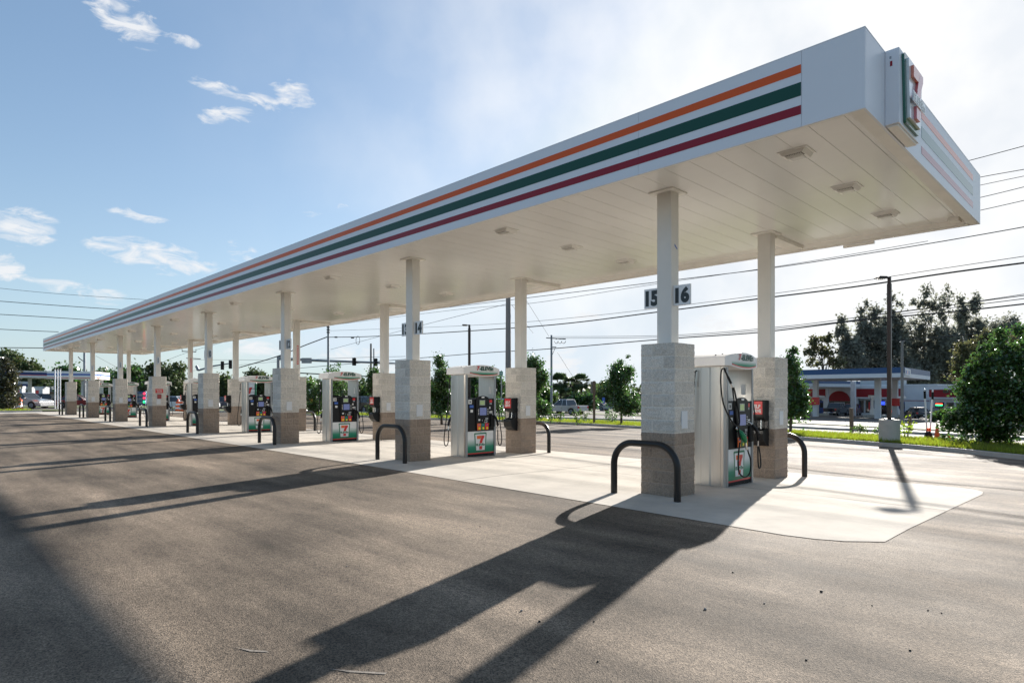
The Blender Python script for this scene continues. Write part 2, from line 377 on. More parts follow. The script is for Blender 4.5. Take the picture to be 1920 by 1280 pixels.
PAD = [(-62.2, 7.62), (-30, 7.55), (-11, 7.5), (-3.7, 7.32), (-2.95, 7.3), (-2.62, 7.36), (-2.35, 7.48), (-2.03, 7.77), (-2.0, 10.85), (-1.97, 13.2), (-2.02, 13.6), (-2.2, 13.85), (-2.5, 13.95), (-3.6, 13.95), (-62.2, 13.95)]
sheet('concrete_pad', PAD, .006, CONC)
mb = MB()
for xk in (-5.5, -12.6, -19.7, -26.9, -34.1, -41.4, -48.7):
    for (a, b) in ((7.5, 8.7), (8.7, 13.95)):
        for xx in (xk + 3.0,) if xk == -5.5 else (xk + 3.6,):
            if xk == -5.5: continue
            mb.add([(xx - .008, a, gh(a) + .010), (xx + .008, a, gh(a) + .010), (xx + .008, b, gh(b) + .010), (xx - .008, b, gh(b) + .010)], [(0, 1, 2, 3)], JOINT)
for yy in (10.7,):
    mb.add([(-62, yy - .008, gh(yy) + .010), (-2.02, yy - .008, gh(yy) + .010), (-2.02, yy + .008, gh(yy) + .010), (-62, yy + .008, gh(yy) + .010)], [(0, 1, 2, 3)], JOINT)
tag(mb.build('pavement_joints'), kind='structure')
sheet('kerb', band(CURBL, 0, .17), .14, CURB, thick=.3)
sheet('verge', band(CURBL, .17, 5.5), .115, TURF)
sheet('street', band(CURBL, 5.5, 13) + [], -.012, ROAD)
sheet('street', [(x, y) for x, y in offs(CURBL, 13)] + FARC[::-1], -.014, ROAD)
sheet('median', band(CURBL, 12, 12.9), .13, CURB, thick=.3)
sheet('far_verge', FARC + [(-110, 56), (-80, 63), (-60, 68), (-46, 67.5), (-34, 64), (-24, 60), (-14, 55.5), (-6, 51), (6, 45), (20, 38), (60, 18)], .05, TURF)
sheet('far_parking_lot', [(60, 18), (20, 38), (6, 45), (-6, 51), (-14, 55.5), (-24, 60), (-34, 64), (-46, 67.5), (-60, 68), (-90, 140), (60, 140)], -.01, ROAD)
# west side: pale apron, kerb, verge and side street
sheet('apron', [(-66.0, -40), (-62.2, -40), (-62.2, 19), (-66.0, 19)], .008, CONC)
sheet('kerb', [(-66.2, -60), (-66.0, -60), (-66.0, 8.5), (-66.2, 8.5)], .14, CURB, thick=.3)
sheet('verge', [(-71.5, -60), (-66.2, -60), (-66.2, 8.5), (-67.2, 10.4), (-71.5, 10.4)], .10, TURF)
sheet('side_street', [(-86, -200), (-71.5, -200), (-71.5, 19), (-86, 17)], -.006, ROAD)
sheet('far_verge', [(-92, -60), (-86, -60), (-86, 15), (-92, 14)], .05, TURF)

def blades(name, poly_fn, n, h0, h1, label, wd=.012):
    P = poly_fn(n); n = len(P); a = RNG.uniform(0, 2 * pi, n); h = RNG.uniform(h0, h1, n) * (0.6 + RNG.random(n) * .7)
    z = np.array([gh(y) for y in P[:, 1]]) + P[:, 2]
    lean = RNG.normal(0, .35, (n, 2)) * h[:, None]
    V = np.zeros((n, 3, 3)); dx = np.cos(a) * wd; dy = np.sin(a) * wd
    V[:, 0] = np.stack([P[:, 0] - dx, P[:, 1] - dy, z], 1); V[:, 1] = np.stack([P[:, 0] + dx, P[:, 1] + dy, z], 1); V[:, 2] = np.stack([P[:, 0] + lean[:, 0], P[:, 1] + lean[:, 1], z + h], 1)
    me = bpy.data.meshes.new(name); me.vertices.add(n * 3); me.vertices.foreach_set('co', V.ravel()); me.loops.add(n * 3); me.loops.foreach_set('vertex_index', np.arange(n * 3)); me.polygons.add(n); me.polygons.foreach_set('loop_start', np.arange(0, n * 3, 3)); me.update(calc_edges=True)
    me.materials.append(GRASS); o = bpy.data.objects.new(name, me); COL.objects.link(o); return tag(o, label, 'grass', None, 'stuff')
def strip_pts(pl, i0, i1, a, b, dz):
    A = np.array(offs(pl, a))[i0:i1]; B = np.array(offs(pl, b))[i0:i1]
    L_ = np.linalg.norm(A[1:] - A[:-1], axis=1); cum = np.r_[0, np.cumsum(L_)] / L_.sum()
    def f(n):
        t = RNG.random(n); k = np.clip(np.searchsorted(cum, t) - 1, 0, len(L_) - 1); s = ((t - cum[k]) / (cum[k + 1] - cum[k]))[:, None]; u = RNG.random(n)[:, None]
        p = (A[k] * (1 - s) + A[k + 1] * s) * (1 - u) + (B[k] * (1 - s) + B[k + 1] * s) * u
        return np.c_[p, np.full(n, dz)]
    return f
blades('grass', strip_pts(CURBL, 2, 13, .2, 5.3, .115), 60000, .05, .17, 'sunlit green grass growing along the verge behind the kerb', .014)
blades('grass', strip_pts(CURBL, 2, 10, .2, .5, .115), 7000, .08, .2, 'longer grass leaning over the back of the kerb', .012)
blades('grass', strip_pts(CURBL, 12, 18, .2, 5.3, .115), 12000, .06, .2, 'green grass on the verge behind the middle pumps', .03)
blades('grass', lambda n: np.c_[RNG.uniform(-71, -66.4, n), RNG.uniform(-8, 8, n), np.full(n, .10)], 6000, .08, .2, 'green grass on the verge at the far left kerb', .03)

# ------------------------------------------------------------------ canopy
X0, X1, Y0, Y1, ZB, ZT, ZS = -59.2, -2.2, 7.67, 14.5, 4.83, 5.73, 4.93
CX = [-5.5, -12.64, -19.75, -26.95, -34.15, -41.5, -48.8, -56.25]     # column centres, near to far
canopy = thing('canopy', 'very long white forecourt canopy with orange, green and dark red stripes', 'canopy', (0, 0, 0))
def canopy_build():
    m = MB(); t = .03
    xs = []; x = -5.19 + 3.66 * 0
    seams = [X0] + [x for x in [-56.5 + i * 3.66 for i in range(14)] if x < -6] + [-5.194, -2.887, X1]
    for a, b in zip(seams[:-1], seams[1:]):
        m.box(a + .002, b - .002, Y0, Y0 + t, ZB, ZT, WHITE)
    ys = [Y0, 8.3, 11.82, Y1]
    for a, b in zip(ys[:-1], ys[1:]):
        m.box(X1 - t, X1, a + (t if a == Y0 else .002), b - .002, ZB, ZT, WHITE); m.box(X0, X0 + t, a + (t if a == Y0 else .002), b - .002, ZB, ZT, WHITE)
    for a, b in zip(seams[:-1], seams[1:]): m.box(a + .002, b - .002, Y1, Y1 + t, ZB, ZT, WHITE)
    m.build('fascia', canopy)
    m = MB()                                    # dark backing behind the panel joints, and top cap trim
    m.box(X0 + .04, X1 - .04, Y0 + .035, Y0 + .05, ZB + .02, ZT - .01, SGAP); m.box(X1 - .05, X1 - .035, Y0 + .05, Y1 - .01, ZB + .02, ZT - .01, SGAP)
    m.build('fascia_backing', canopy)
    m = MB(); e = .002
    m.box(X0 - e, X1 + e, Y0 - e, Y0 + .05, ZT + .001, ZT + .012, WHITE); m.box(X1 - .05, X1 + e, Y0 + .05, Y1 + e, ZT + .001, ZT + .012, WHITE)
    m.box(X0 - e, X0 + .05, Y0 + .05, Y1 + e, ZT + .001, ZT + .012, WHITE); m.box(X0 + .05, X1 - .05, Y1, Y1 + .045, ZT + .001, ZT + .012, WHITE)
    m.build('top_cap', canopy)
    # stripes printed on thin film panels
    H = ZT - ZB
    for nm, mt, f0, f1 in (('orange_stripe', ORANGE, .173, .288), ('green_stripe', GREEN, .407, .587), ('dark_red_stripe', MAROON, .713, .832)):
        m = MB(); za, zb = ZT - f1 * H, ZT - f0 * H
        m.box(X0 + .25, -2.893, Y0 - .003, Y0, za, zb, mt)
        m.box(X1, X1 + .003, 10.146, 13.8, za, zb, GLOSSY[mt.name]); m.box(X0 - .003, X0, 8.4, 13.8, za, zb, mt); m.box(X0 + .8, X1 - .8, Y1 + t, Y1 + t + .003, za, zb, mt)
        m.build(nm, canopy)
    # soffit planks running across
    m = MB(); x = X0 + .2; 
    while x < X1 - .25:
        x1 = min(x + .4064, X1 - .16); m.box(x + .003, x1 - .003, Y0 + .06, Y1 - .16, ZS, ZS + .02, SOFF); x += .4064
    m.box(X0 + .1, X1 - .1, Y0 + .055, Y1 - .05, ZS + .024, ZS + .03, SGAP)
    m.build('soffit', canopy)
    m = MB()                                    # lipped trim round the underside
    m.box(X0 + .03, X1 - .03, Y0 + .03, Y0 + .058, ZB + .003, ZS + .02, TRIM)
    m.box(X1 - .16, X1 - .03, Y0 + .058, Y1, ZB + .003, ZB + .02, TRIM); m.box(X1 - .175, X1 - .16, Y0 + .058, Y1 - .16, ZB + .003, ZS + .02, TRIM)
    m.box(X0 + .03, X0 + .16, Y0 + .058, Y1, ZB + .003, ZB + .02, TRIM); m.box(X0 + .16, X0 + .175, Y0 + .058, Y1 - .16, ZB + .003, ZS + .02, TRIM)
    m.box(X0 + .175, X1 - .175, Y1 - .16, Y1, ZB + .003, ZB + .02, TRIM); m.prism([(Y1 - .2, ZS + .02), (Y1 - .2, ZS - .004), (Y1 - .16, ZB + .003), (Y1 - .145, ZB + .003), (Y1 - .145, ZS + .02)], 'x', X0 + .176, X1 - .176, TRIM)
    m.build('underside_trim', canopy)
    m = MB(); m.box(X0 + .05, X1 - .05, Y0 + .06, Y1 - .01, ZT - .12, ZT - .08, GALV); m.build('roof_deck', canopy)
    m = MB(); m.box(-2.62, -2.45, 14.0, 14.3, ZS - .07, ZS - .001, TRIM); m.build('drain_box', canopy); m = MB(); m.box(-4.6, -4.0, Y1 + .032, Y1 + .1, ZB - .05, ZB + .1, TRIM); m.build('rear_trim_plate', canopy)
    for i, cx in enumerate(CX):
        m = MB(); m.box(cx - .15, cx + .15, 12.9, Y1 - .21, ZB + .012, ZS - .002, TRIM); m.build('gutter_box', canopy)
canopy_build()

# canopy sign box on the end face
def sign7(m, o, u, v, W, H, mats, d=.003, thick=0.0, text=True):
    """the 7 emblem in a W x H cell; o is the lower left corner"""
    u = Vector(u) * W; v = Vector(v) * H; g, wh, orr, rd = mats
    k = 0.0; T = thick
    m.poly(o, u, v, [(.05, 1), (.95, 1), (.99, .97), (.90, .03), (.87, 0), (.13, 0), (.10, .03), (.01, .97)], g, k, T); k += max(T, 0) + d
    m.poly(o, u, v, [(.11, .93), (.89, .93), (.91, .90), (.83, .08), (.17, .08), (.09, .90)], wh, k, T); k += max(T, 0) + d
    m.poly(o, u, v, [(.22, .85), (.60, .85), (.50, .68), (.22, .68)], orr, k, T)
    curve = [(.60, .85), (.80, .85), (.80, .76), (.72, .66), (.66, .56), (.635, .45)]; back = [(.42, .45), (.45, .56), (.50, .66), (.525, .70)]
    m.poly(o, u, v, (curve + back)[::-1], rd, k, T)
    m.poly(o, u, v, [(.40, .12), (.62, .12), (.64, .30), (.40, .30)], rd, k, T)
    if text:
        c = Vector(o) + u * .5 + v * .375
        m.poly(c - u * .34 - v * .075, u, v, [(-.03, 0), (.71, 0), (.71, .15), (-.03, .15)], wh, k + (T + .001 if T else .0008), T * .3)
        m.text('ELEVEn', c, u, v, H * .125, W * .70, g, k + (T * 1.3 + .003 if T else .002), .06)
signbox = thing('canopy_sign', 'square light box with raised 7 emblem on the canopy end face', 'sign', (-2.2, 8.414, ZB))
def signbuild():
    m = MB(); m.box(.002, .15, 0, .92, .02, .91, WHITE); m.box(.02, .13, .03, .89, -.004, .02, TRIM); m.build('light_box', signbox, bevel=.004)
    m = MB(); GLARE_RED = mat('glare_emblem_red', (.62, .16, .18), .25, coat=.6); FG = mat('emblem_green', (.0, .10, .065), .25, coat=.5); FW_ = mat('emblem_white', (.74, .78, .80), .2, coat=.6); FO = mat('glare_emblem_orange', (.72, .22, .14), .25, coat=.6)  # emblem red and orange are paled: sky glare painted into their colour
    sign7(m, (.151, .09, .06), (0, 1, 0), (0, 0, 1), .76, .82, (FG, FW_, FO, GLARE_RED), .001, .03)
    m.build('emblem', signbox)
    m = MB(); m.box(.05, .07, -.002, 0, .80, .83, ALUD); m.build('service_hatch', signbox); m = MB(); m.box(.055, .08, -.002, 0, .71, .77, MAROON); m.build('maker_label', signbox)
signbuild()

# soffit lights
lx = [-3.35] + [(a + b) / 2 for a, b in zip(CX[:-1], CX[1:])] + [-58.2]
def make_light(label):
    t = thing('soffit_light', label, 'light', (0, 0, 0), 0, 'square lights set in three rows under the canopy')
    m = MB(); m.box(-.2, .2, -.18, .18, -.012, 0, FIXT); m.prism([(-.17, -.012), (-.13, -.06), (.13, -.06), (.17, -.012)], 'y', -.15, .15, FIXT); m.build('housing', t, bevel=.006)
    m = MB(); [m.box(-.10 + i * .022, -.092 + i * .022, -.14, -.03, -.078, -.061, FIXT) for i in range(10)]; m.box(-.105, .12, -.145, -.025, -.0625, -.0605, SGAP); m.build('cooling_fins', t)
    m = MB(); m.box(-.09, .09, .0, .12, -.068, -.061, LENS); m.build('lens', t)
    return t
RN = ['near row', 'middle row', 'far row']
BAYN = ['by the right end of the canopy', 'between columns 15-16 and 13-14', 'between columns 13-14 and 11-12', 'between columns 11-12 and 9-10', 'between columns 9-10 and 7-8', 'between columns 7-8 and 5-6', 'between the third and fourth columns from the far end', 'between the two last columns', 'at the far left end of the canopy']
lp = None
for i, x in enumerate(lx):
    for j, y in enumerate((8.72, 10.75, 12.85)):
        lab = 'white soffit light %s, %s' % (BAYN[i], RN[j])
        if lp is None: lp = make_light(lab); lp.location = (x, y, ZS)
        else: dup(lp, (x, y, ZS), None, lab)

# ------------------------------------------------------------------ columns
def block_mesh():
    """split-face block pier 0.61 x 0.61 x 2.44, running bond, rough faces and recessed joints"""
    V = []; F_ = []; C = []
    nu, nz_ = 48, 192; W, H = .61, 2.44; rnd = {}
    for side in range(4):
        o = len(V)
        for j in range(nz_ + 1):
            z = H * j / nz_; c = min(int(z / .2033), 11); fz = (z / .2033) - c
            for i in range(nu + 1):
                u = W * i / nu; js = .2033 if (c + side) % 2 else .4067
                dj = min(fz, 1 - fz) * .2033
                if z < .01 or z > H - .01: dj = 1
                dv = abs(u - js); de = min(dj, dv); key = (side, c, u > js)
                edge = min(u, W - u)
                if key not in rnd: rnd[key] = random.uniform(.88, 1.12)
                a = [(u - W / 2, -W / 2), (W / 2, u - W / 2), (W / 2 - u, W / 2), (-W / 2, W / 2 - u)][side]
                nn = [(0, -1), (1, 0), (0, 1), (-1, 0)][side]
                p = Vector((a[0], a[1], z))
                r = noise.noise(p * 13) * .010 + noise.noise(p * 34) * .009
                bulge = .013 * min(1, max(0, de - .004) / .02)
                d = (r + bulge) if de > .005 else -.001
                # corners share displacement from both sides
                if edge < .004: d = min(d, .004)
                q = p + Vector((nn[0], nn[1], 0)) * d
                if edge < .004:
                    s = Vector((a[0], a[1], 0)).normalized(); q = p + s * (.006 + .5 * r if dj > .005 else 0)
                V.append(q)
                up = z > .2033 * 5
                base = Vector((.63, .585, .52)) if up else Vector((.335, .258, .198))
                if de <= .005: base = base * 1.22
                else: base = base * rnd[key]
                C.append((*base, 1))
        for j in range(nz_):
            for i in range(nu):
                k = o + j * (nu + 1) + i; F_.append((k, k + 1, k + nu + 2, k + nu + 1))
    o = len(V); h = W / 2
    for x, y in ((-h, -h), (h, -h), (h, h), (-h, h)): V.append(Vector((x, y, H - .002))); C.append((.56, .53, .48, 1))
    F_.append((o, o + 1, o + 2, o + 3))
    me = bpy.data.meshes.new('block_pier'); me.from_pydata(V, [], F_)
    ca = me.color_attributes.new('tint', 'FLOAT_COLOR', 'POINT'); ca.data.foreach_set('color', [x for c in C for x in c])
    me.materials.append(BLOCK); me.polygons.foreach_set('use_smooth', [True] * len(me.polygons)); me.update(); return me
BM = block_mesh()
def make_column(name, label, loc, group):
    t = thing(name, label, 'column', loc, 0, group)
    o = bpy.data.objects.new('block_pier', BM); COL.objects.link(o); o.parent = t
    top = ZS - loc[2]
    m = MB(); m.box(-.135, .135, -.115, .115, 2.43, top - .02, POST); m.build('steel_post', t, bevel=.012)
    m = MB(); m.box(-.225, .225, -.225, .225, top - .022, top - .002, TRIM); m.build('collar_plate', t)
    return t
def plate(t, dx=0):
    m = MB(); m.box(.312, .328, -.12, .06, 1.08, 1.36, mat('cover_plate', (.66, .67, .68), .45)); m.build('cover_plate', t, bevel=.006)
NUM = [(15, 16), (13, 14), (11, 12), (9, 10), (7, 8), (5, 6), (3, 4), (1, 2)]
DIST = ['nearest', 'second nearest', 'third nearest', 'fourth nearest', 'fourth farthest', 'third farthest', 'second farthest', 'farthest']
NUMBG = mat('number_panel', (.80, .81, .82), .4); NUMK = mat('number_black', (.02, .03, .035), .4)
for i, cx in enumerate(CX):
    a, b = NUM[i]
    c = make_column('canopy_column', 'front row block column, %s to the camera, flagged %d and %d' % (DIST[i], a, b) if i < 4 else 'front row block column, %s along the canopy' % DIST[i], (cx, 8.965, 0), 'front row of block and steel canopy columns')
    if i != 7: plate(c)
    for s, n in ((-1, a), (1, b)):
        m = MB(); x0 = -.43 if s < 0 else .128; x1 = -.137 if s < 0 else .425
        if s > 0: x0 = .137
        m.box(x0, x1, -.035, .0, 3.06, 3.385, NUMBG)
        if s > 0: m.box(.137, .16, -.05, -.036, 3.06, 3.385, NUMBG)
        m.text(str(n), ((x0 + x1) / 2 + .005, -.035, 3.222), (1, 0, 0), (0, 0, 1), .26, .25 if n > 9 else .13, NUMK, .003, .06)
        m.text(str(n), ((x0 + x1) / 2, .0, 3.222), (-1, 0, 0), (0, 0, 1), .26, .25 if n > 9 else .13, NUMK, .003, .06)
        m.build('number_flag', c)
    if i == 0:
        m = MB(); m.add([(.137, -.02, 4.07), (.137, .07, 4.0), (.137, .06, 3.98), (.137, -.02, 4.03)], [(0, 1, 2, 3)], BLUE); m.build('blue_tape', c)
    if i == 4:
        m = MB(); m.box(.318, .324, -.17, .17, 1.63, 1.83, RED)
        for k, s_ in enumerate(('EMERGENCY', 'SHUT-OFF', 'SWITCH')): m.text(s_, (.324, 0, 1.785 - .055 * k), (0, 1, 0), (0, 0, 1), .035, .26 - .05 * (k > 0), PAPER, .003, .02)
        m.build('emergency_sign', c)
        m = MB(); m.box(.318, .36, -.09, .09, 1.35, 1.56, mat('switch_box', (.30, .05, .05), .4)); m.build('switch_box', c, bevel=.01)
    f = make_column('canopy_column', 'back row block column, %s to the camera, behind pumps %d and %d' % (DIST[i], a, b) if i < 4 else 'back row block column, %s along the canopy' % DIST[i], (cx, 12.735, gh(12.735)), 'back row of block and steel canopy columns')
    if i < 4 and i != 3: plate(f)
    if i in (3, 5):
        m = MB(); m.box(.137, .142, -.045, .035, 3.0, 3.85, RED); 
        m.box(.142, .144, -.03, .02, 3.04, 3.81, PAPER); m.text('FIRE EXTINGUISHER', (.144, -.005, 3.425), (0, 0, 1), (0, -1, 0), .035, .70, RED, .002, .02)
        m.build('fire_sign', f)

# ------------------------------------------------------------------ hoop bollards
def make_hoop(label, group):
    pts = [(-.585, 0, 0), (-.585, 0, .50)]; R_ = .36
    pts += [(-.585 + R_ - R_ * cos(a), 0, .49 + R_ * sin(a)) for a in [pi / 2 * k / 10 for k in range(1, 11)]]
    pts += [(.585 - R_ + R_ * sin(a), 0, .49 + R_ * cos(a)) for a in [pi / 2 * k / 10 for k in range(0, 11)]] + [(.585, 0, 0)]
    m = MB(); m.tube(pts, .054, TUBE, 18); o = m.build('hoop_bollard'); tag(o, label, 'bollard', group); return o
hp = None
for i, cx in enumerate(CX):
    for s, (yy, w_) in enumerate(((8.36, 'front'), (13.35, 'back'))):
        g = 'black hoop bollards along the %s edge of the pad' % w_
        lab = 'black steel hoop bollard at the %s of %s pump island' % (w_, DIST[i])
        if hp is None: o = hp = make_hoop(lab, g)
        else: o = hp.copy(); COL.objects.link(o); o['label'] = lab; o['group'] = g
        o.location = (cx - .05, yy, gh(yy))

# ------------------------------------------------------------------ fuel dispensers
def make_pump(num, label):
    t = thing('fuel_pump', label, 'fuel pump', (0, 0, 0), 0, 'fuel pumps standing between the canopy columns')
    for s in (-1, 1):                                    # fluted aluminium side columns
        o = lambda y: s * y
        prof = [(-.31, .468), (.31, .468), (.31, .535), (.27, .55), (.22, .55), (.20, .53), (.02, .53), (0, .55), (-.16, .55), (-.18, .53), (-.29, .53), (-.31, .52)]
        pts = [(x, s * y) for x, y in prof]
        if s < 0: pts = pts[::-1]
        m = MB(); m.prism(pts, 'z', 0.0, 2.16, ALU); m.box(.312, .325, *sorted((s * .47, s * .53)), .01, 2.15, ALUD)
        m.build('side_column', t)
    m = MB(); m.box(-.29, .29, -.466, .466, .02, .68, PLAS); m.box(-.26, .26, -.466, .466, 0, .02, BLACKM); c = m.build('cabinet', t)
    for s in (1, -1):
        u = (0, s, 0); v = (0, 0, 1)
        m = MB(); x = s * .292
        xs = sorted((x, x + s * .012)); m.box(xs[0], xs[1], -.462, .462, .115, .675, GRAD)
        m.box(xs[0], xs[1], -.462, .462, .085, .114, RED); m.box(xs[0], xs[1], -.462, .462, .025, .084, BLACKM)
        sign7(m, (s * .305, -s * .235, .135), u, v, .45, .50, (DGREEN, PAPER, LORANGE, RED), .0015)
        m.box(*sorted((s * .305, s * .307)), -.006, .006, .635, .650, BLACKM)
        m.build('door', t)
        # display head
        m = MB(); m.prism([(-.466, .683), (.466, .683), (.466, 1.54), (-.466, 1.54)], 'x', *sorted((s * .01, s * .31)), BLACK)
        hd = m.build('display_head', t, bevel=.012)
        m = MB(); arc = [(s * .04 + .235 * cos(a), 1.50 + .11 * sin(a)) for a in [pi * k / 12 for k in range(13)]]
        m.prism([(s * .04 - .215, .69), (s * .04 + .215, .69)] + arc, 'x', *sorted((s * .312, s * .345)), BLACK); m.build('bezel', hd, bevel=.012)
        X = s * .347
        def pl(mb_, y0, y1, z0, z1, mt, d=.004): mb_.box(*sorted((X, X + s * d)), *sorted((s * (y0 * 1.22 + .04), s * (y1 * 1.22 + .04))), z0, z1, mt)
        m = MB(); pl(m, -.10, .06, 1.36, 1.50, ALUD); pl(m, -.085, .045, 1.375, 1.485, LCD, .006); m.build('price_display', hd)
        m = MB(); pl(m, -.09, .10, 1.10, 1.30, SCREEN, .006); m.build('screen', hd)
        m = MB(); [pl(m, y, y + .02, 1.115 + .042 * k, 1.135 + .042 * k, PAPER) for y in (-.135, .135) for k in range(4)]; m.build('softkeys', hd)
        m = MB(); pl(m, -.13, -.08, .955, 1.0, PAPER); pl(m, .07, .15, .985, 1.03, ALUD); pl(m, .04, .12, .90, .965, PAPER); pl(m, .05, .11, .91, .955, BLACKM, .006)
        m.box(*sorted((X, X + s * .03)), *sorted((s * .015, s * .075)), .92, 1.01, BLACKM); pl(m, -.025, .01, .935, .985, PAPER, .012); m.build('card_reader', hd)
        m = MB(); pl(m, -.04, .04, 1.555, 1.59, PAPER, .006); m.build('maker_badge', hd)
        for k, mt in enumerate((LORANGE, DGREEN, RED)):
            y0 = -.165 + k * .112; m = MB(); pl(m, y0, y0 + .105, .71, .885, mt, .006)
            m.box(*sorted((X + s * .006, X + s * .014)), *sorted((s * (y0 * 1.22 + .08), s * (y0 * 1.22 + .14))), .725, .785, YEL); pl(m, y0 + .03, y0 + .075, .83, .855, BLUE, .008); m.build('grade_button', hd, bevel=.003)
        Xs = s * .31
        def q(y0, y1, z0, z1, mt, d=.003, num_=None):
            m = MB(); m.box(*sorted((Xs, Xs + s * d)), *sorted((s * y0 * 1.30, s * y1 * 1.30)), z0, z1, mt)
            if num_: m.text(num_, (Xs, s * -.377, 1.455), u, v, .075, .07 if len(num_) > 1 else .035, BLACKM, .005, .04)
            m.build('sticker', hd)
        q(-.335, -.245, 1.40, 1.51, PAPER, .003, str(num if s > 0 else num - 1))
        q(-.30, -.20, 1.30, 1.37, BLUE); q(-.28, -.215, 1.18, 1.25, PAPER); q(.235, .31, 1.43, 1.50, RED); q(.24, .30, 1.38, 1.42, ALUD); q(.22, .26, 1.26, 1.32, PAPER); q(.23, .32, 1.17, 1.2, PAPER); q(.23, .32, 1.14, 1.155, PAPER)
        q(.22, .24, .86, .87, YEL)
        # nozzle in its holster on the +Y side of the head
        m = MB(); y = s * .33
        m.box(*sorted((s * .312, s * .37)), *sorted((s * .32, s * .46)), .78, 1.08, BLACKM); nb = m.build('nozzle_holster', hd, bevel=.02)
        m = MB(); m.tube([(s * .36, s * .40, 1.10), (s * .42, s * .44, 1.02), (s * .44, s * .48, .90), (s * .43, s * .50, .80)], [.022, .03, .034, .026], BLACK, 10)
        m.tube([(s * .43, s * .50, .80), (s * .425, s * .505, .70)], .018, CHROME, 8); m.tube([(s * .36, s * .40, 1.10), (s * .33, s * .37, 1.14)], .011, CHROME, 8); m.tube([(s * .40, s * .44, 1.0), (s * .47, s * .48, .93), (s * .47, s * .495, .82), (s * .43, s * .50, .79)], .008, BLACK, 6); m.build('nozzle', t)
        # hose: from the top of the side column, out, down and back up to the nozzle
        m = MB(); y1 = .60
        m.tube([(s * .24, s * .56, 2.10), (s * .25, s * .60, 2.08), (s * .26, s * y1, 2.0), (s * .27, s * y1, 1.90)], .014, RUBBER, 8)
        m.tube([(s * .27, s * y1, 1.90), (s * .27, s * y1, 1.80)], .021, BLACK, 8); m.tube([(s * .27, s * y1, 1.80), (s * .27, s * y1, 1.74)], .015, CHROME, 8)
        P0 = [(.27, .60, 1.74), (.29, .62, 1.45), (.33, .64, 1.1), (.36, .67, .75), (.39, .68, .52), (.41, .66, .36), (.42, .61, .28), (.42, .55, .30), (.425, .51, .42), (.425, .505, .60), (.425, .505, .70)]
        Q = smooth_path([(s * a, s * b, c_) for a, b, c_ in P0], 5); m.tube(Q, .0135, RUBBER, 8); m.build('hose', t)
    m = MB(); m.tube([(.05, -.46, 1.86), (.05, -.02, 1.86), (.05, -.02, 1.53)], .011, BLACKM, 6); m.tube([(-.1, -.46, 1.7), (-.1, -.05, 1.7), (-.1, -.05, 1.53)], .008, BLACKM, 6); m.build('vent_pipe', t)
    m = MB(); m.box(.12, .2, .458, .467, 1.66, 1.86, PAPER); m.build('inside_sticker', t)
    # valance: lens shaped in elevation, slightly bowed in plan
    vs = []; ny = 24; 
    for s in (-1, 1):
        for i in range(ny + 1):
            y = -.64 + 1.28 * i / ny; k = 1 - (y / .64) ** 2
            zt = 2.335 + .09 * k; zb = 2.175 - .055 * max(0, 1 - ((y - .1) / .55) ** 2); xx = s * (.35 + .045 * k)
            vs += [(xx, y, zb), (xx * 1.0, y, zt)]
    n = 2 * (ny + 1); fs = []
    for i in range(ny):
        a = 2 * i; fs += [(a, a + 1, a + 3, a + 2), (n + a, n + a + 2, n + a + 3, n + a + 1), (a + 1, n + a + 1, n + a + 3, a + 3), (a, a + 2, n + a + 2, n + a)]
    fs += [(0, n, n + 1, 1), (2 * ny, 2 * ny + 1, n + 2 * ny + 1, n + 2 * ny)]
    m = MB(); m.add(vs, fs, PLAS); val = m.build('valance', t, bevel=.012)
    for s in (-1, 1):
        def xf(y): return s * (.352 + .045 * (1 - (y / .64) ** 2))
        m = MB(); N_ = 14; top = []; mid = []; bot = []
        for i in range(N_ + 1):
            y = -.44 + 1.0 * i / N_; k = max(0, 1 - ((y - .1) / .55) ** 2); zb = 2.175 - .055 * k
            top.append((xf(y) + s * .001, y * s, 2.262)); mid.append((xf(y) + s * .001, y * s, zb + .045)); bot.append((xf(y) + s * .001, y * s, zb + .025))
        sm = lambda A: [(x, y, z) for x, y, z in A]
        m.add(sm(mid) + sm(top), [(i, i + 1, i + N_ + 2, i + N_ + 1) for i in range(N_)], CAPG)
        m.add(sm(bot) + sm(mid), [(i, i + 1, i + N_ + 2, i + N_ + 1) for i in range(N_)], RED)
        u = (0, s, 0); xx = s * .400
        m.text('7', (xx, s * -.17, 2.335), u, (0, 0, 1), .115, .085, RED, .0, .045, .003, .2); m.text('-ELEVEn', (xx, s * .12, 2.33), u, (0, 0, 1), .108, .49, GREEN, .0, .045, .003, .15)
        m.build('lettering', val)
    m = MB(); m.tube([(.1, -.5, 2.36), (.1, -.5, 2.385)], .012, BLACKM, 6); m.tube([(.18, -.4, 2.37), (.18, -.4, 2.40)], .012, BLACKM, 6); m.build('roof_bolt', val)
    return t
def smooth_path(P, k=5):
    P = [Vector(p) for p in P]; out = []
    for i in range(len(P) - 1):
        p0, p1, p2, p3 = P[max(i - 1, 0)], P[i], P[i + 1], P[min(i + 2, len(P) - 1)]
        for j in range(k):
            t = j / k; out.append(.5 * ((2 * p1) + (p2 - p0) * t + (2 * p0 - 5 * p1 + 4 * p2 - p3) * t * t + (3 * p1 - p0 - 3 * p2 + p3) * t ** 3))
    out.append(P[-1]); return out
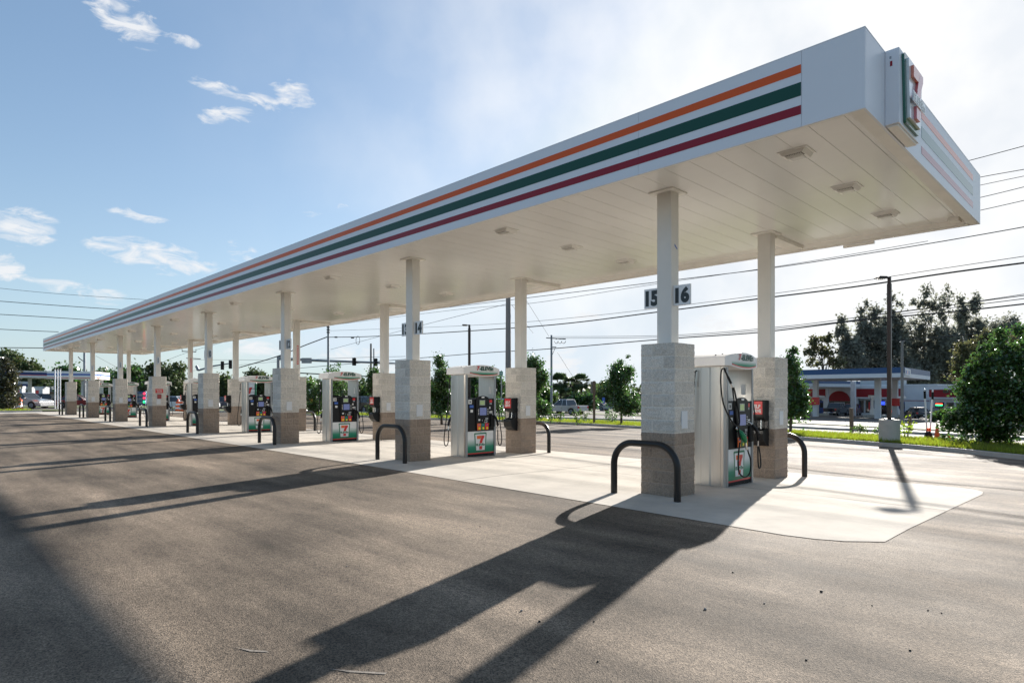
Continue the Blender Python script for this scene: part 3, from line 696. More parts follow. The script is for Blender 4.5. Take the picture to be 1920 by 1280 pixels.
for i, cx in enumerate(CX):
    a, b = NUM[i]
    p = make_pump(b, 'fuel pump with aluminium sides and green printed door, %s to the camera' % DIST[i])
    p.location = (cx - .03, 10.95, gh(10.95))
    if i == 0:
        # extra green-handled hose on the nearest pump
        m = MB(); m.tube([(.30, -.57, 2.12), (.33, -.60, 2.08), (.36, -.56, 1.98)], .016, RUBBER, 8); m.tube([(.36, -.56, 1.98), (.39, -.50, 1.86)], .022, BLACK, 8); m.tube([(.39, -.50, 1.86), (.40, -.47, 1.79)], .016, CHROME, 8)
        m.build('breakaway_coupling', p)
        m = MB(); m.tube(smooth_path([(.30, -.58, 2.13), (.33, -.74, 2.08), (.35, -.80, 1.85), (.37, -.74, 1.5), (.40, -.50, 1.2), (.42, -.30, 1.10), (.41, -.22, 1.25), (.40, -.33, 1.6), (.40, -.42, 1.79)], 7), .014, RUBBER, 8)
        m.tube(smooth_path([(.40, -.47, 1.79), (.40, -.36, 1.4), (.42, -.27, 1.0), (.43, -.22, .86)], 6), .014, RUBBER, 8)
        m.tube(smooth_path([(.41, -.20, .80), (.42, -.27, .62), (.43, -.31, .42), (.43, -.25, .25), (.44, -.05, .17), (.44, .14, .24), (.43, .19, .45), (.42, .12, .60), (.42, .06, .70)], 7), .0145, RUBBER, 8); m.build('diesel_hose', p)
        GH = mat('green_grip', (.0, .18, .06), .35)
        m = MB(); m.tube([(.36, -.19, 1.03), (.41, -.17, .98), (.44, -.13, .90), (.44, -.06, .84), (.43, -.02, .80)], [.02, .045, .055, .045, .026], GH, 12); m.tube([(.36, -.19, 1.03), (.34, -.22, 1.07)], .02, CHROME, 8)
        m.tube([(.43, -.02, .80), (.42, .03, .72), (.42, .05, .66)], .02, CHROME, 8); m.build('green_nozzle', p)
# towel and squeegee stations on the back columns
def make_station(label):
    t = thing('squeegee_station', label, 'squeegee bin', (0, 0, 0), 0, 'black self serve squeegee stations on the back columns')
    prof_top = [(-.0, .52), (-.0, .92), (-.22, .92), (-.25, .90), (-.25, .60), (-.23, .56), (-.10, .52)]
    m = MB(); m.prism([(y, z) for y, z in prof_top], 'x', -.15, .15, BLACK); m.build('towel_box', t, bevel=.012)
    m = MB(); m.prism([(0, .0), (0, .53), (-.05, .53), (-.07, .36), (-.28, .32), (-.29, .26), (-.25, .12), (-.12, .01)], 'x', -.15, .15, BLACK); m.box(-.12, .12, -.26, -.09, .345, .35, BLACKM); m.build('water_tub', t, bevel=.015)
    m = MB(); m.box(-.125, .125, -.254, -.251, .64, .90, RED); m.text('SELF', (0, -.254, .80), (1, 0, 0), (0, 0, 1), .075, .17, PAPER, .002, .04); m.text('SERVE', (0, -.254, .71), (1, 0, 0), (0, 0, 1), .075, .20, PAPER, .002, .04); m.build('self_serve_sign', t)
    m = MB(); m.tube([(.05, -.15, .34), (.05, -.14, .52)], .012, CHROME, 6); m.build('squeegee_handle', t)
    return t
st = None
for i, cx in enumerate(CX):
    lab = 'black self serve squeegee station on the %s back column' % DIST[i]; loc = (cx + .04, 12.425, gh(12.7) + .66)
    if st is None: st = make_station(lab); st.location = loc
    else: dup(st, loc, None, lab)
ext = thing('fire_extinguisher', 'red fire extinguisher in a case on a back row column', 'fire extinguisher', (CX[3] + .02, 12.42, .55))
m = MB(); m.box(.24, .31, -.11, 0, 0, .72, RED); m.build('case', ext, bevel=.015)
m = MB(); m.box(.311, .316, -.1, -.01, .36, .48, PAPER); m.box(.311, .316, -.1, -.01, .1, .14, PAPER); m.build('label_panel', ext)
m = MB(); m.tube([(.275, -.13, .1), (.275, -.13, .5), (.275, -.13, .56)], [.05, .05, .015], RED, 10); m.build('cylinder', ext)

# ------------------------------------------------------------------ loose stones on the asphalt
for i, (px, py, r) in enumerate([(1322, 1142, .016), (1540, 1109, .016), (1374, 1073, .012), (1012, 1165, .012), (978, 1145, .013), (1121, 1240, .010), (1706, 1219, .011), (1512, 1237, .009), (1433, 1131, .009), (1740, 1144, .009), (1765, 1149, .009), (900, 987, .01), (650, 1062, .011), (604, 936, .01), (1114, 1165, .008), (1635, 1135, .008)]):
    r *= .75; p = gg(px, py); bm = bmesh.new(); bmesh.ops.create_icosphere(bm, subdivisions=2, radius=r)
    for v in bm.verts: v.co *= 1 + .35 * noise.noise(v.co * 60 + Vector((i * 3.1, 0, 0))); v.co.z *= .7
    me = bpy.data.meshes.new('pebble'); bm.to_mesh(me); bm.free(); me.materials.append(BLACKM if i % 4 else mat('pebble_grey', (.25, .22, .2), .8))
    o = bpy.data.objects.new('pebble', me); COL.objects.link(o); o.location = (p.x, p.y, gh(p.y) + r * .5); tag(o, 'small loose stone lying on the asphalt in front of the pumps', 'stone', 'loose stones on the asphalt')

CHALK = mat('chalky_scrape', (.21, .18, .15), .95, var=.6, vscale=40)
for pts in ([(612, 1253), (660, 1257), (726, 1261), (722, 1264), (655, 1260)], [(440, 1213), (470, 1218), (500, 1220), (505, 1223), (468, 1221)]):
    m = MB(); P = [gg(*q) for q in pts]; m.add([(p.x, p.y, .003) for p in P], [tuple(range(len(P)))], CHALK); tag(m.build('asphalt_scrape'), kind='structure')
# ------------------------------------------------------------------ trees
def leaf_mesh(name, P, size, m, aspect=1.6, droop=0.0):
    n = len(P); d = RNG.normal(size=(n, 3)); d[:, 2] -= droop; d /= np.linalg.norm(d, axis=1)[:, None]
    e = RNG.normal(size=(n, 3)); e -= (e * d).sum(1)[:, None] * d; e /= np.linalg.norm(e, axis=1)[:, None]
    s = (size * RNG.uniform(.6, 1.3, n))[:, None]; a = d * s * aspect; b = e * s * .5
    V = np.stack([P - a * .5, P + b, P + a * .5, P - b], 1).reshape(-1, 3)
    me = bpy.data.meshes.new(name); me.vertices.add(n * 4); me.vertices.foreach_set('co', V.ravel()); me.loops.add(n * 4); me.loops.foreach_set('vertex_index', np.arange(n * 4)); me.polygons.add(n); me.polygons.foreach_set('loop_start', np.arange(0, n * 4, 4)); me.update(calc_edges=True)
    me.materials.append(m); return me
LEAF1 = mat('leaf_dark', (.045, .088, .022), .27, island=.45, translucent=.33, spec=.8)
LEAF2 = mat('leaf_mid', (.050, .085, .018), .42, island=.4, translucent=.35)
LEAF3 = mat('leaf_olive', (.085, .085, .035), .6, island=.4, translucent=.3)
NEEDLE = mat('needle_grey_green', (.14, .145, .12), .8, island=.35, translucent=.45)  # needle colour lightened and greyed to stand in for distant haze
FARLEAF = mat('leaf_far', (.055, .075, .025), .7, island=.4, translucent=.2)
def tree(name, label, loc, lobes, nclump, nleaf, lsize, m, trunk_r=.1, group=None, clump=.28, droop=0.0, cat='tree', aspect=1.6, shell=.55, bare=.6):
    """lobes: (x, y, z, rx, ry, rz) relative to the base; leaves sit in small clumps spread through them"""
    t = thing(name, label, cat, loc, 0, group)
    L_ = np.array(lobes, float); vol = np.cbrt(L_[:, 3] * L_[:, 4] * L_[:, 5]) ** 2.3; k = RNG.choice(len(L_), nclump, p=vol / vol.sum())
    d = RNG.normal(size=(nclump, 3)); d /= np.linalg.norm(d, axis=1)[:, None]; r = (RNG.random(nclump) ** (1 / 3.0)) * (1 - shell) + shell * RNG.random(nclump) ** .35
    r *= RNG.uniform(.8, 1.15, nclump)
    Cc = L_[k, :3] + d * r[:, None] * L_[k, 3:]
    cr = clump * RNG.uniform(.5, 1.5, nclump)
    q = RNG.integers(0, nclump, nleaf); P = Cc[q] + RNG.normal(size=(nleaf, 3)) * cr[q][:, None] * np.array([.5, .5, .5 + droop * .5])
    P = P[P[:, 2] > .05]
    o = bpy.data.objects.new('crown', leaf_mesh('crown', P, lsize, m, aspect, droop)); COL.objects.link(o); o.parent = t
    b = MB(); top = max(L_[:, 2]); ztop = L_[:, 2].mean() + .3 * L_[:, 5].mean()
    cx, cy = L_[:, 0].mean(), L_[:, 1].mean(); tp = smooth_path([(0, 0, -.1), (cx * .2, cy * .2, ztop * .35), (cx * .7, cy * .7, ztop * .75), (cx, cy, ztop)], 4)
    b.tube(tp, [trunk_r * (1 - .75 * i / len(tp)) for i in range(len(tp))], BARK, 8)
    for j in range(min(16, nclump)):
        c = Vector(Cc[j]); s = tp[min(len(tp) - 1, int(len(tp) * random.uniform(.35, .95)))]
        if c.z > s.z - .5: mid = (s + c) * .5 + Vector((random.uniform(-.1, .1), random.uniform(-.1, .1), .08)) * (c - s).length; b.tube(smooth_path([s, mid, c], 3), [trunk_r * .35 * (1 - .12 * i) for i in range(7)], BARK, 5)
    b.build('trunk', t)
    return t
def young(px, py, top, w_, label, seed, d=None, lean=0, m=LEAF1, n=9000, ls=.085):
    """a young oval tree whose base is seen at px, py and whose top reaches photo row top"""
    p = gg(px, py) if d is None else at(px, d); dd = p.dot(FW); H = 1.656 + (735.5 - top) / 1166 * dd - p.z; W = w_ / 1166 * dd / 2; rs = random.Random(seed); lob = []
    for i in range(9):
        f = rs.uniform(.22, .93); rr = W * (1.0 - 1.15 * abs(f - .42)) ; a = rs.uniform(0, 2 * pi); lob.append((cos(a) * rr * .5 + lean * f, sin(a) * rr * .5, H * f, rr * .62, rr * .62, H * .13))
    for i in range(4):
        f = rs.uniform(.82, .97); a = rs.uniform(0, 2 * pi); lob.append((cos(a) * W * .25, sin(a) * W * .25, H * f, W * .12, W * .12, H * .07))
    return tree('young_tree', label, p, lob, 170, n, ls, m, .05 + H * .008, 'young trees planted behind the kerb', .26, 0)
young(1165, 800, 668, 88, 'round young tree with a thin crown beside the nearest column', 1, n=11000)
young(1003, 797, 668, 62, 'narrow young tree seen right behind the second back column', 2)
young(828, 796, 668, 58, 'slim young tree to the left of the second pump', 3, n=9000)
young(1482, 808, 655, 56, 'leafy young tree right behind the nearest back column', 4, d=30, n=10000)
young(700, 790, 690, 36, 'slender young tree left of the third back column', 5, d=42, n=5000)
young(628, 788, 680, 70, 'young tree rising over the third pump', 6, d=46, n=8000)
young(588, 788, 712, 46, 'small young tree left of the third pump', 7, d=48, n=5000)
young(915, 790, 690, 60, 'young tree behind the opening of the second pump', 8, d=42, n=6000)
# the big glossy bush at the right edge
p = gg(1850, 838); bush_l = [(0, 0, 1.3, 1.25, 1.2, 1.2), (.55, .3, 1.6, 1.5, 1.3, 1.5), (-.45, -.4, .9, .8, .8, .8), (.5, .5, 2.7, 1.15, 1.1, 1.1), (1.2, .9, 2.9, 1.2, 1.2, 1.3), (.15, .1, 3.5, .55, .5, .6), (-.35, -.3, 2.2, .7, .7, .8), (1.5, 1.2, 4.1, .5, .5, .7), (.35, .2, 4.2, .2, .2, .35), (-.1, -.1, 3.5, .22, .2, .4), (.9, .7, 4.3, .22, .22, .35), (-.8, -.6, 2.3, .25, .2, .3), (-1.1, -.9, 1.0, .3, .25, .35), (-.55, -.45, 2.9, .2, .2, .3), (-.75, -.6, 1.5, .45, .45, .5), (2.0, 1.6, 1.5, 1.5, 1.4, 1.5)]
tree('glossy_bush', 'big dense glossy dark green bush at the right edge of the view', p, bush_l, 420, 42000, .085, LEAF1, .10, None, .24, 0, 'bush')
m = MB(); q = gg(1795, 836); m.tube([(q.x, q.y, gh(q.y)), (q.x - .35, q.y + .1, gh(q.y) + .45)], .02, OCONE, 6)
o = m.build('marker_stake'); tag(o, 'thin leaning reddish stake at the foot of the big right bush', 'stake')
def big(name, label, px, d, boxes, nclump, nleaf, ls, m, group=None, clump=.8, droop=0, tr=.25, shell=.5, cat='tree'):
    """crown lobes given as (px, py, half width, half height) in the photo, at depth d"""
    base = at(px, d); lob = []
    for (x, y, a, b_) in boxes:
        if 'casuarina' in name and y > 610: a *= 1.4
        c = at(x, d, py=y) - base; s = d / 1166; lob.append((c.x + random.uniform(-1, 1) * a * s * .5, c.y + random.uniform(-1, 1) * a * s * .5, c.z, a * s, a * s, b_ * s))
    return tree(name, label, base, lob, nclump, nleaf, ls, m, tr, group, clump, droop, cat, 1.6, shell)
gC = 'tall casuarina trees behind the opposite station'
cas = [(1625, 125, [(1622, 600, 9, 26), (1612, 625, 12, 22), (1632, 640, 18, 26), (1628, 670, 24, 26), (1650, 700, 26, 30), (1604, 640, 6, 14), (1640, 605, 10, 30), (1625, 575, 4, 9)], 'leftmost tall casuarina with a feathery crown'),
       (1672, 128, [(1676, 560, 8, 18), (1660, 575, 7, 22), (1684, 585, 12, 26), (1668, 615, 16, 34), (1676, 660, 24, 34), (1680, 705, 26, 30), (1656, 635, 16, 20), (1690, 640, 12, 20)], 'casuarina behind the dark lamp post'),
       (1735, 130, [(1735, 555, 7, 16), (1733, 580, 11, 20), (1712, 572, 9, 20), (1755, 570, 7, 16), (1740, 610, 18, 26), (1715, 620, 14, 26), (1735, 660, 28, 30), (1728, 705, 30, 30), (1760, 640, 16, 26)], 'tallest middle casuarina above the canopy sign'),
       (1780, 133, [(1777, 552, 5, 14), (1772, 572, 8, 14), (1762, 600, 9, 22), (1785, 640, 20, 26), (1770, 680, 24, 28), (1790, 710, 24, 24), (1800, 600, 7, 20)], 'casuarina with a single leaning spire'),
       (1815, 136, [(1800, 565, 6, 14), (1824, 572, 7, 22), (1812, 590, 12, 16), (1820, 615, 14, 20), (1815, 650, 20, 22), (1830, 690, 24, 24)], 'right hand casuarina with two raised tips')]
for px, d, bx_, lab in cas: big('casuarina_tree', lab, px, d, bx_, 260, 9500, .42, NEEDLE, gC, .80, .4, .35, .45)
big('far_tree', 'hazy tree seen between the casuarinas and the big right bush', 1862, 150, [(1862, 620, 26, 14), (1845, 640, 20, 16), (1890, 612, 14, 22), (1900, 640, 24, 26), (1870, 660, 28, 20), (1850, 605, 9, 9)], 200, 8000, .45, NEEDLE, None, 1.1)
big('casuarina_tree', 'narrow pointed casuarina standing left of the casuarina group', 1582, 118, [(1581, 605, 5, 16), (1583, 630, 9, 18), (1590, 655, 14, 16), (1578, 665, 11, 16), (1600, 680, 14, 16)], 150, 5200, .38, NEEDLE, gC, .7, .5, .2, .35)
big('sparse_tree', 'sparse open tree with thin branches behind the station canopy', 1550, 112, [(1530, 640, 15, 9), (1552, 634, 10, 8), (1515, 662, 12, 7), (1545, 662, 16, 10), (1560, 680, 16, 10), (1525, 680, 14, 8), (1538, 652, 12, 8)], 120, 2700, .30, LEAF3, None, .55)
big('olive_tree', 'olive green tree with a rounded crown left of the big right bush', 1835, 58, [(1822, 655, 24, 22), (1845, 640, 26, 20), (1808, 690, 16, 22), (1840, 685, 30, 34), (1862, 660, 26, 26), (1812, 712, 12, 12), (1850, 720, 22, 20)], 300, 15000, .17, LEAF3, None, .45)
big('hedge', 'clipped green hedge in front of the pizza shop', 1785, 62, [(1755, 783, 10, 12), (1775, 781, 14, 13), (1798, 782, 16, 12), (1820, 784, 14, 12), (1745, 787, 7, 8), (1838, 786, 14, 11)], 160, 9000, .13, LEAF2, None, .3, 0, .05, .5, 'hedge')
def palm(label, px, d, py, r_px):
    base = at(px, d); c = at(px, d, py=py) - base; r = r_px * d / 1166
    t = thing('palm_tree', label, 'palm tree', base, 0, 'fan palms behind the silver pickup'); b = MB(); b.tube([(0, 0, -.1), (.1, 0, c.z * .5), (0, 0, c.z)], [.22, .18, .16], BARK, 8)
    b.build('trunk', t); f = MB(); PL = mat('palm_leaf', (.055, .085, .035), .5, island=.3, translucent=.25)
    for i in range(46):
        a = random.uniform(0, 2 * pi); e = random.uniform(-.9, 1.3); dr = Vector((cos(a) * cos(e), sin(a) * cos(e), sin(e))); hub = Vector((0, 0, c.z)) + dr * r * .45; side = dr.cross(Vector((0, 0, 1))).normalized(); up = side.cross(dr)
        for k in range(9):
            an = (k - 4) * .3; q = dr * cos(an) + side * sin(an); tip = hub + q * r * .6 + Vector((0, 0, -.12 * r)); w2 = up.cross(q).normalized() * .16
            f.add([hub, (hub + tip) / 2 + w2, tip, (hub + tip) / 2 - w2], [(0, 1, 2, 3)], PL)
    f.build('crown', t); return t
palm('right fan palm with a round head above the silver pickup', 1090, 88, 716, 20)
palm('middle fan palm of the dense clump', 1070, 90, 720, 20)
palm('left fan palm of the clump, beside the utility pole', 1050, 89, 716, 22)
palm('low dark fan palm behind the pickup bed', 1062, 86, 740, 18)
big('round_shrub', 'dark rounded shrub behind the silver pickup bed', 1092, 84, [(1085, 752, 16, 14), (1100, 752, 14, 14), (1074, 758, 12, 10)], 120, 5000, .22, LEAF1, None, .5, 0, .1, .5, 'shrub')
big('far_trees', 'pale far trees around the blue sign', 1135, 150, [(1125, 745, 12, 12), (1145, 742, 14, 12), (1160, 748, 12, 12), (1130, 755, 14, 8)], 100, 3000, .5, FARLEAF, None, 1.2)
big('far_trees', 'green trees at the roadside left of the utility pole', 1015, 95, [(1010, 745, 14, 16), (1030, 752, 14, 14), (1022, 735, 9, 8), (1000, 758, 14, 12)], 120, 4500, .25, LEAF2, None, .6)
for lab, px, d, bx_, mm in [('broad dark oak behind the fourth farthest column', 305, 105, [(285, 700, 20, 22), (310, 705, 30, 28), (330, 715, 22, 26), (270, 712, 14, 20), (300, 735, 34, 22), (335, 738, 18, 20), (278, 735, 18, 20)], FARLEAF),
                            ('dark tree line tree behind the red sign on the far back column', 245, 120, [(245, 702, 14, 12), (232, 708, 16, 14), (255, 715, 14, 16), (240, 732, 24, 18)], LEAF1),
                            ('dark rounded tree between two far columns', 205, 125, [(196, 706, 12, 8), (210, 712, 18, 12), (195, 728, 24, 16), (215, 735, 20, 16)], LEAF1),
                            ('dark bushy tree behind the three white poles', 128, 100, [(118, 705, 9, 14), (128, 698, 10, 12), (140, 705, 7, 12), (124, 730, 14, 24), (138, 735, 12, 20)], LEAF1),
                            ('big leafy woodland tree at the left edge', 10, 150, [(0, 675, 22, 16), (25, 680, 20, 16), (10, 705, 30, 26), (40, 695, 22, 16)], FARLEAF),
                            ('woodland tree sloping down behind the left station canopy', 58, 150, [(50, 692, 18, 12), (68, 698, 12, 10), (62, 720, 26, 20), (75, 735, 20, 18), (48, 735, 22, 18)], FARLEAF),
                            ('round dark tree left of the fourth back column', 380, 110, [(415, 725, 14, 16), (402, 735, 14, 18), (425, 740, 12, 14)], FARLEAF),
                            ('dark tree behind the opening of the fourth pump', 500, 105, [(490, 712, 18, 16), (478, 728, 18, 16), (505, 730, 18, 22), (470, 712, 8, 8), (520, 740, 14, 16)], FARLEAF),
                            ('leafy tree between the third pump and the fourth back column', 580, 80, [(580, 735, 16, 18), (592, 750, 14, 14), (570, 752, 12, 12)], LEAF2),
                            ('bright green tree behind the third pump', 690, 80, [(680, 742, 14, 16), (695, 752, 14, 12), (665, 752, 10, 10), (718, 745, 14, 16), (735, 755, 12, 10)], LEAF2),
                            ('dense tree behind the second nearest pump', 905, 70, [(895, 720, 14, 20), (915, 735, 16, 24), (885, 745, 16, 20), (935, 730, 14, 24), (945, 755, 12, 16)], LEAF1),
                            ('dark tree left of the second front column', 822, 62, [(820, 742, 14, 22), (832, 752, 12, 20), (810, 758, 10, 14)], LEAF1),
                            ('low pale tree behind the middle signals', 640, 140, [(640, 740, 14, 10), (620, 745, 12, 10), (660, 748, 14, 8)], FARLEAF)]:
    big('roadside_tree', lab, px, d, bx_, 170, 7000, .0033 * d, mm, None, .0085 * d)
p = gg(12, 770); tree('magnolia_tree', 'dark glossy small magnolia at the far left edge', p, [(0, 0, 1.0, 1.1, 1.1, .9), (0, 0, 2.2, 1.0, 1.0, .9), (.1, 0, 3.4, .7, .7, .8), (0, 0, 4.4, .4, .4, .6)], 160, 5200, .14, mat('magnolia_leaf', (.05, .05, .022), .3, island=.5, translucent=.2, spec=.8), .08, None, .35)
# woodland mass on the horizon
WL = []
for i in range(5200):
    px = random.choice([random.uniform(-200, 700), random.uniform(560, 1000), random.uniform(980, 2300)]); d = random.uniform(190, 260)
    q = at(px, d); zt = 7.5 + 1.6 * noise.noise(Vector((px * .02, 0, 0))); WL.append((q.x, q.y, -3.2 + zt * random.random() ** .6))
WL = np.array(WL); WL = np.repeat(WL, 4, 0) + RNG.normal(size=(len(WL) * 4, 3)) * .8
o = bpy.data.objects.new('far_woodland', leaf_mesh('far_woodland', WL, 1.3, FARLEAF)); COL.objects.link(o); tag(o, 'low belt of distant woodland along the horizon', 'woodland', None, 'stuff')
# leafy plants and weeds in the verge
def weed(label, px, py, h, n=60, m=LEAF2, w_=.3, off=0):
    p = gg(px, py); t = thing('verge_plant', label, 'plant', (p.x, p.y, gh(p.y) + .1)); lob = [(0, 0, h * .55, w_, w_, h * .45)]
    P = RNG.normal(size=(n, 3)) * np.array([w_ * .45, w_ * .45, h * .25]) + np.array([0, 0, h * .5]); o = bpy.data.objects.new('leaves', leaf_mesh('leaves', P, .09, m)); COL.objects.link(o); o.parent = t
    b = MB(); [b.tube([(0, 0, -.1), (x * .6, y * .6, z)], .008, BARK, 4) for x, y, z in P[:7]]; b.build('stem', t); return t
YL = mat('leaf_yellow_green', (.14, .19, .02), .5, island=.3, translucent=.5)
weed('bright yellow green leafy weed beside the lamp pedestal', 1700, 826, .95, 90, YL, .35)
weed('low leafy plant left of the lamp pedestal', 1612, 815, .45, 90, LEAF2, .45)
weed('low dark plant in the verge by the nearest back column', 1648, 820, .4, 50, LEAF2, .3)
weed('small plant in front of the orange cone', 1775, 834, .35, 60, LEAF2, .35)
weed('low wide weed left of the big right bush', 1800, 838, .3, 70, LEAF2, .6)
for k, px in enumerate((1008, 1032, 1050, 1082, 1098, 1140, 1150)):
    weed(['leftmost', 'second', 'third', 'fourth', 'fifth', 'sixth', 'rightmost'][k] + ' low shrub in the verge in front of the silver pickup', px, 795 + (px % 3), .75 + .2 * (k % 2), 90, LEAF1 if k > 4 else LEAF2, .35)
weed('tall leafy shrub between the second pump and back column', 942, 792, 1.6, 160, LEAF2, .5)

# ------------------------------------------------------------------ poles, lamps, signals, wires
def lamp_post(label, p, zt, head=-1.0, group='dark parking lot lamp posts'):
    t = thing('lamp_post', label, 'lamp post', p, 0, group)
    m = MB(); m.prism([(.36 * cos(a), .36 * sin(a)) for a in [2 * pi * k / 24 for k in range(24)]], 'z', -.1, .88, CURB, True); m.build('pedestal', t, bevel=.02)
    H = zt - p.z; m = MB(); m.box(-.15, .15, -.15, .15, .885, .92, BRONZE); m.box(-.07, .07, -.07, .07, .92, H - .28, BRONZE); m.box(-.055, .055, -.055, .055, H - .28, H - .02, BRONZE); m.build('pole', t, bevel=.01)
    u = RT * head; m = MB(); m.M = Matrix.Rotation(atan2(u.y, u.x), 4, 'Z')
    m.box(.05, .18, -.03, .03, H - .09, H - .03, BRONZE); m.prism([(.16, H - .10), (.16, H - .02), (.45, H - .01), (.50, H - .03), (.50, H - .07)], 'y', -.16, .16, BRONZE); m.build('lamp_head', t)
    m = MB(); m.M = Matrix.Rotation(atan2(u.y, u.x), 4, 'Z'); m.box(.2, .46, -.13, .13, H - .112, H - .104, LENS); m.build('lens', t); return t
p = at(1667.5, 24.0); p.z += .1; lamp_post('dark bronze lamp post on a round concrete pedestal beside the big bush', p, at(1667, 24.0, py=518).z)
p = at(880, 44); p.z += .1; lamp_post('dark lamp post rising behind the second pump', p, at(880, 44, py=608).z)
def pole(label, px, d, top, r, m=POLE, taper=.75, name='utility_pole', group=None, sides=14):
    b = at(px, d); zt = at(px, d, py=top).z; t = thing(name, label, 'pole', b, 0, group); mb_ = MB(); mb_.tube([(0, 0, -.1), (0, 0, (zt - b.z) * .5), (0, 0, zt - b.z)], [r, r * (1 + taper) / 2, r * taper], m, sides); mb_.build('shaft', t); return t, zt - b.z
t_, H = pole('thick grey concrete utility pole between the second pump and back column', 953, 41, 540, .21)
t_, H = pole('wooden utility pole with crossarm above the silver pickup', 1034, 78, 628, .16, GALV)
m = MB(); c = at(1024, 78) - at(1034, 78); c2 = at(1061, 78) - at(1034, 78); m.tube([(c.x, c.y, H - .35), (c2.x, c2.y, H - .5)], .07, POLE, 6); m.build('crossarm', t_)
for k in range(3):
    a = (at(1043 + 7 * k, 78) - at(1034, 78)); m = MB(); m.tube([(a.x + .16 * cos(x), a.y + .16 * cos(x), H - .75 + .3 * sin(x)) for x in [pi + pi * j / 8 for j in range(9)]], .035, WIRE, 5); m.tube([(a.x, a.y, H - .45), (a.x, a.y, H - .55)], .06, WIRE, 6); m.build('insulator', t_)
m = MB(); c2 = at(1043, 78) - at(1034, 78); m.tube([(0, 0, H - 1.5), (c2.x, c2.y, H - 1.5)], .06, POLE, 6); m.tube([(0, 0, H - 2.7), (c2.x * .8, c2.y * .8, H - 1.6)], .03, WIRE, 5); m.build('bracket', t_)
t_, H = pole('tall dark utility pole above the third pump', 615.5, 60, 590, .13, GALV)
m = MB(); [m.tube([(0, 0, H - 1 - k * .25), (0, 0, H - .9 - k * .25)], .17, WIRE, 8) for k in range(4)]; m.build('cable_clamps', t_)
t_, H = pole('grey utility pole left of the third back column', 695.5, 75, 644, .15)
t_, H = pole('shorter steel pole beside the grey utility pole', 701, 72, 653, .10, GALV)
t_, H = pole('slim grey street pole behind the dark lamp post', 1691.5, 52.8, 639, .13)
m = MB(); m.tube([(-.18, 0, H - .03), (.18, 0, H - .03)], .03, CHROME, 6); m.build('top_bracket', t_)
t_, H = pole('dark utility pole with crossarms at the far left columns', 354.5, 90, 648, .13, GALV)
for dz, a, b_ in ((.9, -13, 13), (1.9, -5, 22)):
    c = at(354 + a, 90) - at(354, 90); c2 = at(354 + b_, 90) - at(354, 90); m = MB(); m.tube([(c.x, c.y, H - dz + .1), (c2.x, c2.y, H - dz)], .06, WIRE, 5)
    if dz < 1: m.tube([(c.x, c.y, H - dz), (c.x, c.y, H - dz + .5)], .04, WIRE, 5); m.tube([(c2.x, c2.y, H - dz), (c2.x, c2.y, H - dz + .4)], .04, WIRE, 5)
    m.build('crossarm', t_)
t_, H = pole('green grey utility pole between the two farthest columns', 158.5, 85, 655, .20, GALV)
for dz, a in ((1.2, -12), (3.0, -9), (4.0, 10)):
    c = at(158 + a, 85) - at(158, 85); m = MB(); m.tube([(0, 0, H - dz - .5), (c.x * .7, c.y * .7, H - dz - .1), (c.x, c.y, H - dz + .2)], .06, WIRE, 5); m.build('bracket', t_)
for k, (px, lab) in enumerate(((103, 'leftmost of three slim white poles'), (108, 'middle of three slim white poles'), (113, 'rightmost of three slim white poles'))):
    t_, H = pole(lab + ' by the left street', px, 66, 692, .055, mat('white_paint', (.75, .76, .78), .5), 1, 'white_pole', 'three slim white poles'); m = MB(); m.tube([(0, 0, H), (0, 0, H + .12)], .075, WIRE, 8); m.build('cap', t_)

def signal_head(t, p, h=1.1, w_=.36):
    m = MB(); m.box(p[0] - w_ / 2, p[0] + w_ / 2, p[1] - w_ / 2, p[1] + w_ / 2, p[2] - h / 2, p[2] + h / 2, BLACKM); o = m.build('signal_head', t, bevel=.03)
    for k in range(3):
        m = MB(); z = p[2] + (1 - k) * h / 3.1; u = -FW * .26 + RT * .12; m.tube([(p[0], p[1], z), (p[0] + u.x, p[1] + u.y, z), (p[0] + u.x * 1.25, p[1] + u.y * 1.25, z - .02)], [.14, .15, .15], BLACKM, 10); m.build('visor', o)
# mast arm over the road
base = at(522, 66); t = thing('traffic_signal_mast', 'grey traffic signal mast with a long arm above the third pump', 'traffic signal', base); zt = at(522, 66, py=667).z - base.z
m = MB(); m.tube([(0, 0, -.1), (0, 0, zt)], [.2, .16], GALV, 12); m.build('mast', t)
e0 = at(524, 66, py=672) - base; e1 = at(600, 64, py=676) - base; e2 = at(700, 61, py=679.5) - base; e3 = at(745, 60, py=681) - base
m = MB(); m.tube([e0, e1, e2, e3], [.16, .13, .10, .06], GALV, 10); m.build('mast_arm', t)
signal_head(t, at(664, 62, py=678) - base, .75, .3); signal_head(t, at(704, 61, py=679) - base, .75, .3)
m = MB(); a = at(567, 64.7, py=676) - base; b_ = at(586, 64.4, py=676) - base; m.poly((a.x, a.y, a.z - .28), (b_ - a), (0, 0, 1), [(0, 0), (1, 0), (1, .56), (0, .56)], GALV, .12, .04); m.build('sign_back', t)
m = MB(); c = at(526, 65.9, py=673) - base; m.tube([c, c + Vector((0, 0, .4))], .14, GALV, 8); m.build('arm_clamp', t)
base = at(392, 85); t = thing('traffic_signal_mast', 'traffic signal arm with two signal heads beside the fire sign column', 'traffic signal', base); zt = at(392, 85, py=684).z - base.z
m = MB(); m.tube([(0, 0, -.1), (0, 0, zt)], [.16, .13], GALV, 12); m.build('mast', t)
m = MB(); m.tube([at(372, 85, py=694) - base, at(400, 85, py=686) - base, at(432, 85, py=681) - base], [.13, .11, .08], GALV, 8); m.tube([at(372, 85, py=694) - base, at(368, 85, py=694) - base + Vector((0, 0, .6))], .2, GALV, 8); m.build('mast_arm', t)
